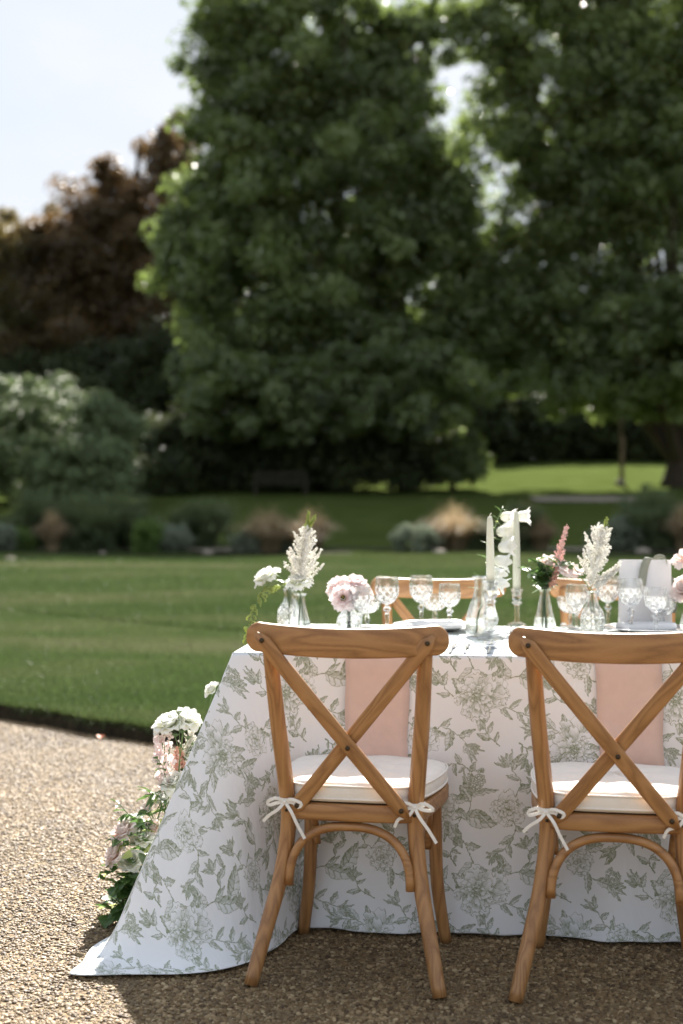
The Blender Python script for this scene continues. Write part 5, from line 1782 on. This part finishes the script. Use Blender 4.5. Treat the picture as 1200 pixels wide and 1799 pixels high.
# 5 greenery, blush rose, pink astilbe
b0 = Vector((pE.x, pE.y, pE.z + .008))
e = tag(empty('rose_stem', b0), 'blush rose among grey green leaves in the conical vase', 'flower')
q = W(963, 988, 4.56) - b0
P = stem(e, [(.006, 0, 0), (.0, 0, .12), (.004, 0, .16), tuple(q)])
bloom(e, 'bloom', tuple(q + Vector((0, 0, -.008))), (.1, -.25, 1), 'blush_petal', ROSE_S, 31, .92)
e = tag(empty('greenery_sprig', b0), 'sprig of grey green leaves spreading from the conical vase', 'foliage')
sp_ = [stem(e, [(-.006, 0, 0), (-.002, 0, .12), tuple(W(px, py, 4.54) - b0)], .002, .0012) for px, py in ((926, 1000), (944, 985), (985, 990), (975, 1012), (957, 1000))]
rr_ = random.Random(12)
for P in sp_:
    for k in range(8, 16, 1):
        for q_ in range(2):
            put_leaf(e, tuple(P[k]), rr_.uniform(0, 6.28), rr_.uniform(-.3, .9), 'leaf_grey' if rr_.random() < .5 else 'leaf', rr_.choice(['oval', 'oval', 'broad']), rr_.uniform(.7, 1.1), rr_.uniform(-.5, .5))
e = tag(empty('astilbe_stem', b0), 'slender pink astilbe spire beside the greenery', 'flower')
q = W(980, 985, 4.58) - b0; q2 = W(996, 922, 4.58) - b0
stem(e, [(.004, .004, 0), (.006, .004, .12), tuple(q)])
plume(e, [tuple(q + Vector((-.004, 0, -.03))), tuple(q), tuple((q + q2) / 2), tuple(q2)], 40, .034, 'plume_pink', 41, .0022, 12, start=0, spread=.9)
e = tag(empty('astilbe_stem', b0), 'short coral astilbe spike low in the greenery', 'flower')
q = W(966, 1030, 4.53) - b0; q2 = W(984, 990, 4.53) - b0
stem(e, [(.002, -.004, 0), (.002, -.004, .12), tuple(q)])
plume(e, [tuple(q), tuple((q + q2) / 2), tuple(q2)], 22, .022, 'plume_peach', 42, .0020, 8, start=0)
# 6 white astilbe + pale lisianthus facing away
b0 = Vector((pF.x, pF.y, pF.z + .008))
e = tag(empty('astilbe_stem', b0), 'white feathery astilbe plume in the bottle vase by the white card', 'flower')
q = W(1036, 1030, 4.5) - b0
stem(e, [(.012, 0, 0), (-.002, 0, .12), tuple(q)])
plume(e, [tuple(q), tuple(W(1046, 985, 4.5) - b0), tuple(W(1055, 950, 4.5) - b0), tuple(W(1060, 925, 4.5) - b0)], 34, .095, 'plume_white', 51, .0031, 30, start=0, spread=.72, fluff=.0085)
plume(e, [tuple(W(1058, 945, 4.5) - b0), tuple(W(1063, 925, 4.5) - b0), tuple(W(1067, 908, 4.5) - b0)], 12, .012, 'vine', 52, .0018, 8, 'plume_tip')
plume(e, [tuple(W(1045, 1030, 4.5) - b0), tuple(W(1068, 1012, 4.5) - b0), tuple(W(1088, 995, 4.5) - b0)], 26, .024, 'plume_white', 53, .0030, 12, 'plume', 0, fluff=.007)
e = tag(empty('lisianthus_stem', b0), 'pale lisianthus bent over on a thin curved stem', 'flower')
q = W(1000, 1008, 4.52) - b0
stem(e, [(-.004, 0, 0), (-.008, 0, .12), tuple(W(1018, 1012, 4.5) - b0), tuple(W(1004, 992, 4.51) - b0), tuple(q)], .0016, .0014)
bloom(e, 'bloom', tuple(W(1002, 998, 4.52) - b0), (-.25, .35, -1), 'blush_petal', LIS, 33, 1.05)
# 7 peonies at the card
b0 = Vector((pG.x, pG.y, pG.z + .008))
for i, (px, py, ax, s, lab) in enumerate([(1212, 985, (-.3, -.3, 1), 1.35, 'upper blush peony beside the white card'), (1208, 1036, (-.6, -.6, .5), 1.2, 'lower blush peony beside the white card')]):
    e = tag(empty('peony_stem', b0), lab, 'flower')
    q = W(px, py, 4.55) - b0
    stem(e, [(.004 * i, 0, 0), (0, 0, .11), tuple(q)])
    bloom(e, 'bloom', tuple(q), ax, 'blush_petal', ROSE, 61 + i, s)
    put_leaf(e, tuple(q * .9), R(100), .3, 'leaf', 'oval', .9)

# ------------------------------------------------------------------ floral arrangement on the gravel at the table end
base = W(262, 1600, 4.20); base.z = .0
e = tag(empty('flower_arrangement', base), 'loose arrangement of white and blush roses with trailing leaves on gravel beside the cloth', 'flower arrangement')
def A(px, py, d): return W(px, py, d) - base
MB().add(*lathe(curve_prof([(.001, .0), (.07, .0), (.085, .03), (.07, .07), (.001, .085)], 12), 14)).build('moss_base', M['soil'], e)
def arose(px, py, d, ax, matn, spec, seed, s, cen=False):
    q = A(px, py, d)
    st_ = Vector((random.uniform(-.04, .04), random.uniform(-.03, .03), .05))
    stem(e, [tuple(st_), tuple(st_ * .4 + q * .55 + Vector((.02, .02, .0))), tuple(q)], .0026, .0018)
    bloom(e, 'rose_bloom', tuple(q), ax, matn, spec, seed, s, cen)
arose(300, 1275, 4.20, (-.3, -.25, 1), 'white_petal', ROSE, 71, 1.2)
arose(325, 1266, 4.22, (.35, -.2, 1), 'white_petal', ROSE, 72, 1.1)
arose(374, 1212, 4.26, (-.6, -.4, .6), 'white_petal', ROSE_S, 73, .58)
arose(308, 1376, 4.16, (-.2, -.5, .7), 'white_petal', ROSE, 74, .9)
arose(218, 1462, 4.10, (-.5, -.25, .85), 'blush_petal', ROSE, 75, .9)
arose(205, 1502, 4.06, (-.7, -.3, .55), 'blush_petal', ROSE, 76, .9)
arose(232, 1446, 4.14, (-.1, -.3, 1), 'white_petal', ROSE, 77, .72)
arose(250, 1474, 4.12, (.1, -.35, .9), 'white_petal', ROSE, 78, .78)
arose(231, 1514, 4.06, (-.1, -.6, .8), 'white_petal', ROSE, 79, .78)
arose(292, 1404, 4.16, (-.4, -.4, .8), 'white_petal', ROSE_S, 91, .62)
arose(262, 1420, 4.15, (-.5, -.4, .7), 'blush_petal', ROSE_S, 92, .55)
arose(336, 1325, 4.22, (-.2, -.4, .8), 'white_petal', ROSE_S, 93, .6)
arose(285, 1302, 4.19, (-.6, -.3, .7), 'blush_petal', ROSE_S, 94, .5)
arose(267, 1455, 4.15, (.3, -.5, .8), 'blush_petal', ROSE, 80, .62)
# snapdragon spire, peach astilbe
P = stem(e, [(0, 0, .06), tuple(A(300, 1420, 4.2)), tuple(A(291, 1345, 4.18)), tuple(A(288, 1290, 4.18))], .0024, .0012)
rr_ = random.Random(6)
for k in range(56):
    u = k / 55
    q = A(294 - 8 * u + rr_.uniform(-14, 14), 1392 - 100 * u, 4.18 + rr_.uniform(-.025, .025))
    ee = empty('floret', tuple(q), 0, e); ee.rotation_euler = axis_rot((rr_.uniform(-1, 1), rr_.uniform(-1, .3), rr_.uniform(-.1, .7)))
    put_petals(ee, 'pink_petal', [('small', 4, 45, .002)], 300 + k, rr_.uniform(.9, 1.25) * (1 - .3 * u))
plume(e, [tuple(A(322, 1375, 4.2)), tuple(A(322, 1345, 4.2)), tuple(A(318, 1315, 4.2))], 16, .018, 'plume_peach', 81, .0026, 10, start=0)
plume(e, [tuple(A(312, 1380, 4.19)), tuple(A(310, 1340, 4.19)), tuple(A(312, 1312, 4.19))], 20, .022, 'plume_peach', 82, .0026, 10, start=0)
plume(e, [tuple(A(330, 1330, 4.24)), tuple(A(333, 1305, 4.24)), tuple(A(338, 1285, 4.24))], 20, .05, 'plume_white', 83, .0028, 12, start=0)
# umbel of green seed heads
for (px, py) in ((314, 1256), (320, 1290), (330, 1300), (308, 1296)):
    q0 = A(316, 1330, 4.16); q1 = A(px, py, 4.15)
    stem(e, [tuple(A(312, 1400, 4.18)), tuple(q0), tuple(q1)], .0012, .0009)
    mb = MB()
    for k in range(16):
        a = k * 2.4; r_ = .012 * math.sqrt((k + .5) / 16)
        tip_ = q1 + Vector((r_ * math.cos(a), r_ * math.sin(a), .010))
        mb.add(*tube([q1, tip_], .0005, 4)); mb.add(*lathe([(.0002, -.0016), (.0018, 0), (.0002, .0016)], 6, tip_))
    mb.build('seed_head', M['stem'], e)
# leafy stems: (points), leaf kind, size, count
rr_ = random.Random(44)
def leafy(pts, kind, s, n, mat='leaf', u0=.25, spread=1.0):
    q = [tuple(A(*p)) for p in pts]
    P = stem(e, q, .0022, .0010, 'stem', 24)
    for i in range(n):
        k = int((u0 + (1 - u0) * (i + .5) / n) * 23)
        t_ = np.array(P[min(k + 1, 23)]) - np.array(P[max(k - 1, 0)])
        az = math.atan2(t_[1], t_[0]) - PI / 2 + (1 if i % 2 else -1) * rr_.uniform(.4, 1.2) * spread
        put_leaf(e, tuple(P[k]), az, rr_.uniform(-.3, .7), mat, kind, 1.22 * s * rr_.uniform(.7, 1.2), rr_.uniform(-.7, .7))
leafy([(262, 1590, 4.2), (270, 1470, 4.16), (235, 1440, 4.12), (205, 1408, 4.10)], 'oval', .75, 13)
leafy([(270, 1560, 4.2), (285, 1470, 4.18), (300, 1420, 4.17), (285, 1385, 4.16)], 'lance', .85, 12)
leafy([(280, 1560, 4.2), (300, 1450, 4.2), (310, 1380, 4.2), (320, 1310, 4.2)], 'lance', .8, 14)
leafy([(262, 1590, 4.2), (240, 1520, 4.1), (205, 1520, 4.06), (180, 1545, 4.04)], 'broad', .62, 12)
leafy([(262, 1590, 4.2), (235, 1550, 4.1), (210, 1580, 4.02), (188, 1612, 3.98)], 'broad', .85, 12)
leafy([(262, 1590, 4.2), (250, 1560, 4.08), (230, 1590, 4.0), (215, 1622, 3.96)], 'broad', .9, 12)
leafy([(270, 1590, 4.2), (250, 1530, 4.1), (225, 1540, 4.04), (200, 1560, 4.0)], 'broad', .7, 14)
leafy([(262, 1590, 4.2), (258, 1500, 4.14), (225, 1480, 4.08), (190, 1475, 4.05)], 'oval', .7, 12)
leafy([(270, 1590, 4.2), (262, 1480, 4.15), (245, 1450, 4.13), (228, 1430, 4.12)], 'oval', .75, 12)
leafy([(275, 1590, 4.2), (275, 1500, 4.16), (270, 1450, 4.15), (255, 1420, 4.14)], 'oval', .8, 12)
leafy([(280, 1590, 4.22), (282, 1480, 4.2), (290, 1430, 4.18), (268, 1400, 4.16)], 'oval', .8, 10, 'vine')
leafy([(285, 1520, 4.2), (292, 1430, 4.18), (280, 1400, 4.16), (262, 1392, 4.14)], 'lance', .9, 12)
leafy([(285, 1500, 4.2), (305, 1420, 4.18), (318, 1350, 4.2), (340, 1300, 4.22)], 'oval', .6, 12)
leafy([(285, 1500, 4.2), (298, 1440, 4.16), (290, 1360, 4.16), (275, 1330, 4.15)], 'oval', .55, 12)
leafy([(262, 1590, 4.2), (246, 1540, 4.1), (232, 1560, 4.05), (222, 1585, 4.0)], 'broad', .75, 14)
leafy([(270, 1600, 4.2), (255, 1570, 4.08), (240, 1600, 4.0), (232, 1630, 3.96)], 'broad', .8, 12)
for i in range(60):
    py_ = rr_.uniform(1440, 1615)
    q = A(rr_.uniform(max(178, 205 - (py_ - 1500) * .3), 275 - max(0, py_ - 1500) * .4), py_, rr_.uniform(4.0, 4.18))
    put_leaf(e, tuple(q), rr_.uniform(0, 6.28), rr_.uniform(-.6, .6), rr_.choice(['leaf', 'leaf', 'vine']), 'broad', rr_.uniform(.55, .85), rr_.uniform(-.8, .8))

# fallen leaf by the lawn edge
V = [(0, 0, .0), (.02, .03, .012), (0, .07, .006), (-.02, .03, .014), (0, .035, .002)]
o = obj('fallen_leaf', mesh('fallen_leaf', V, [(0, 1, 4), (1, 2, 4), (2, 3, 4), (3, 0, 4)]), M['orange_leaf'], loc=(-1.17, 6.88, .012))
tag(o, 'small orange fallen leaf on the gravel by the lawn edge', 'leaf')
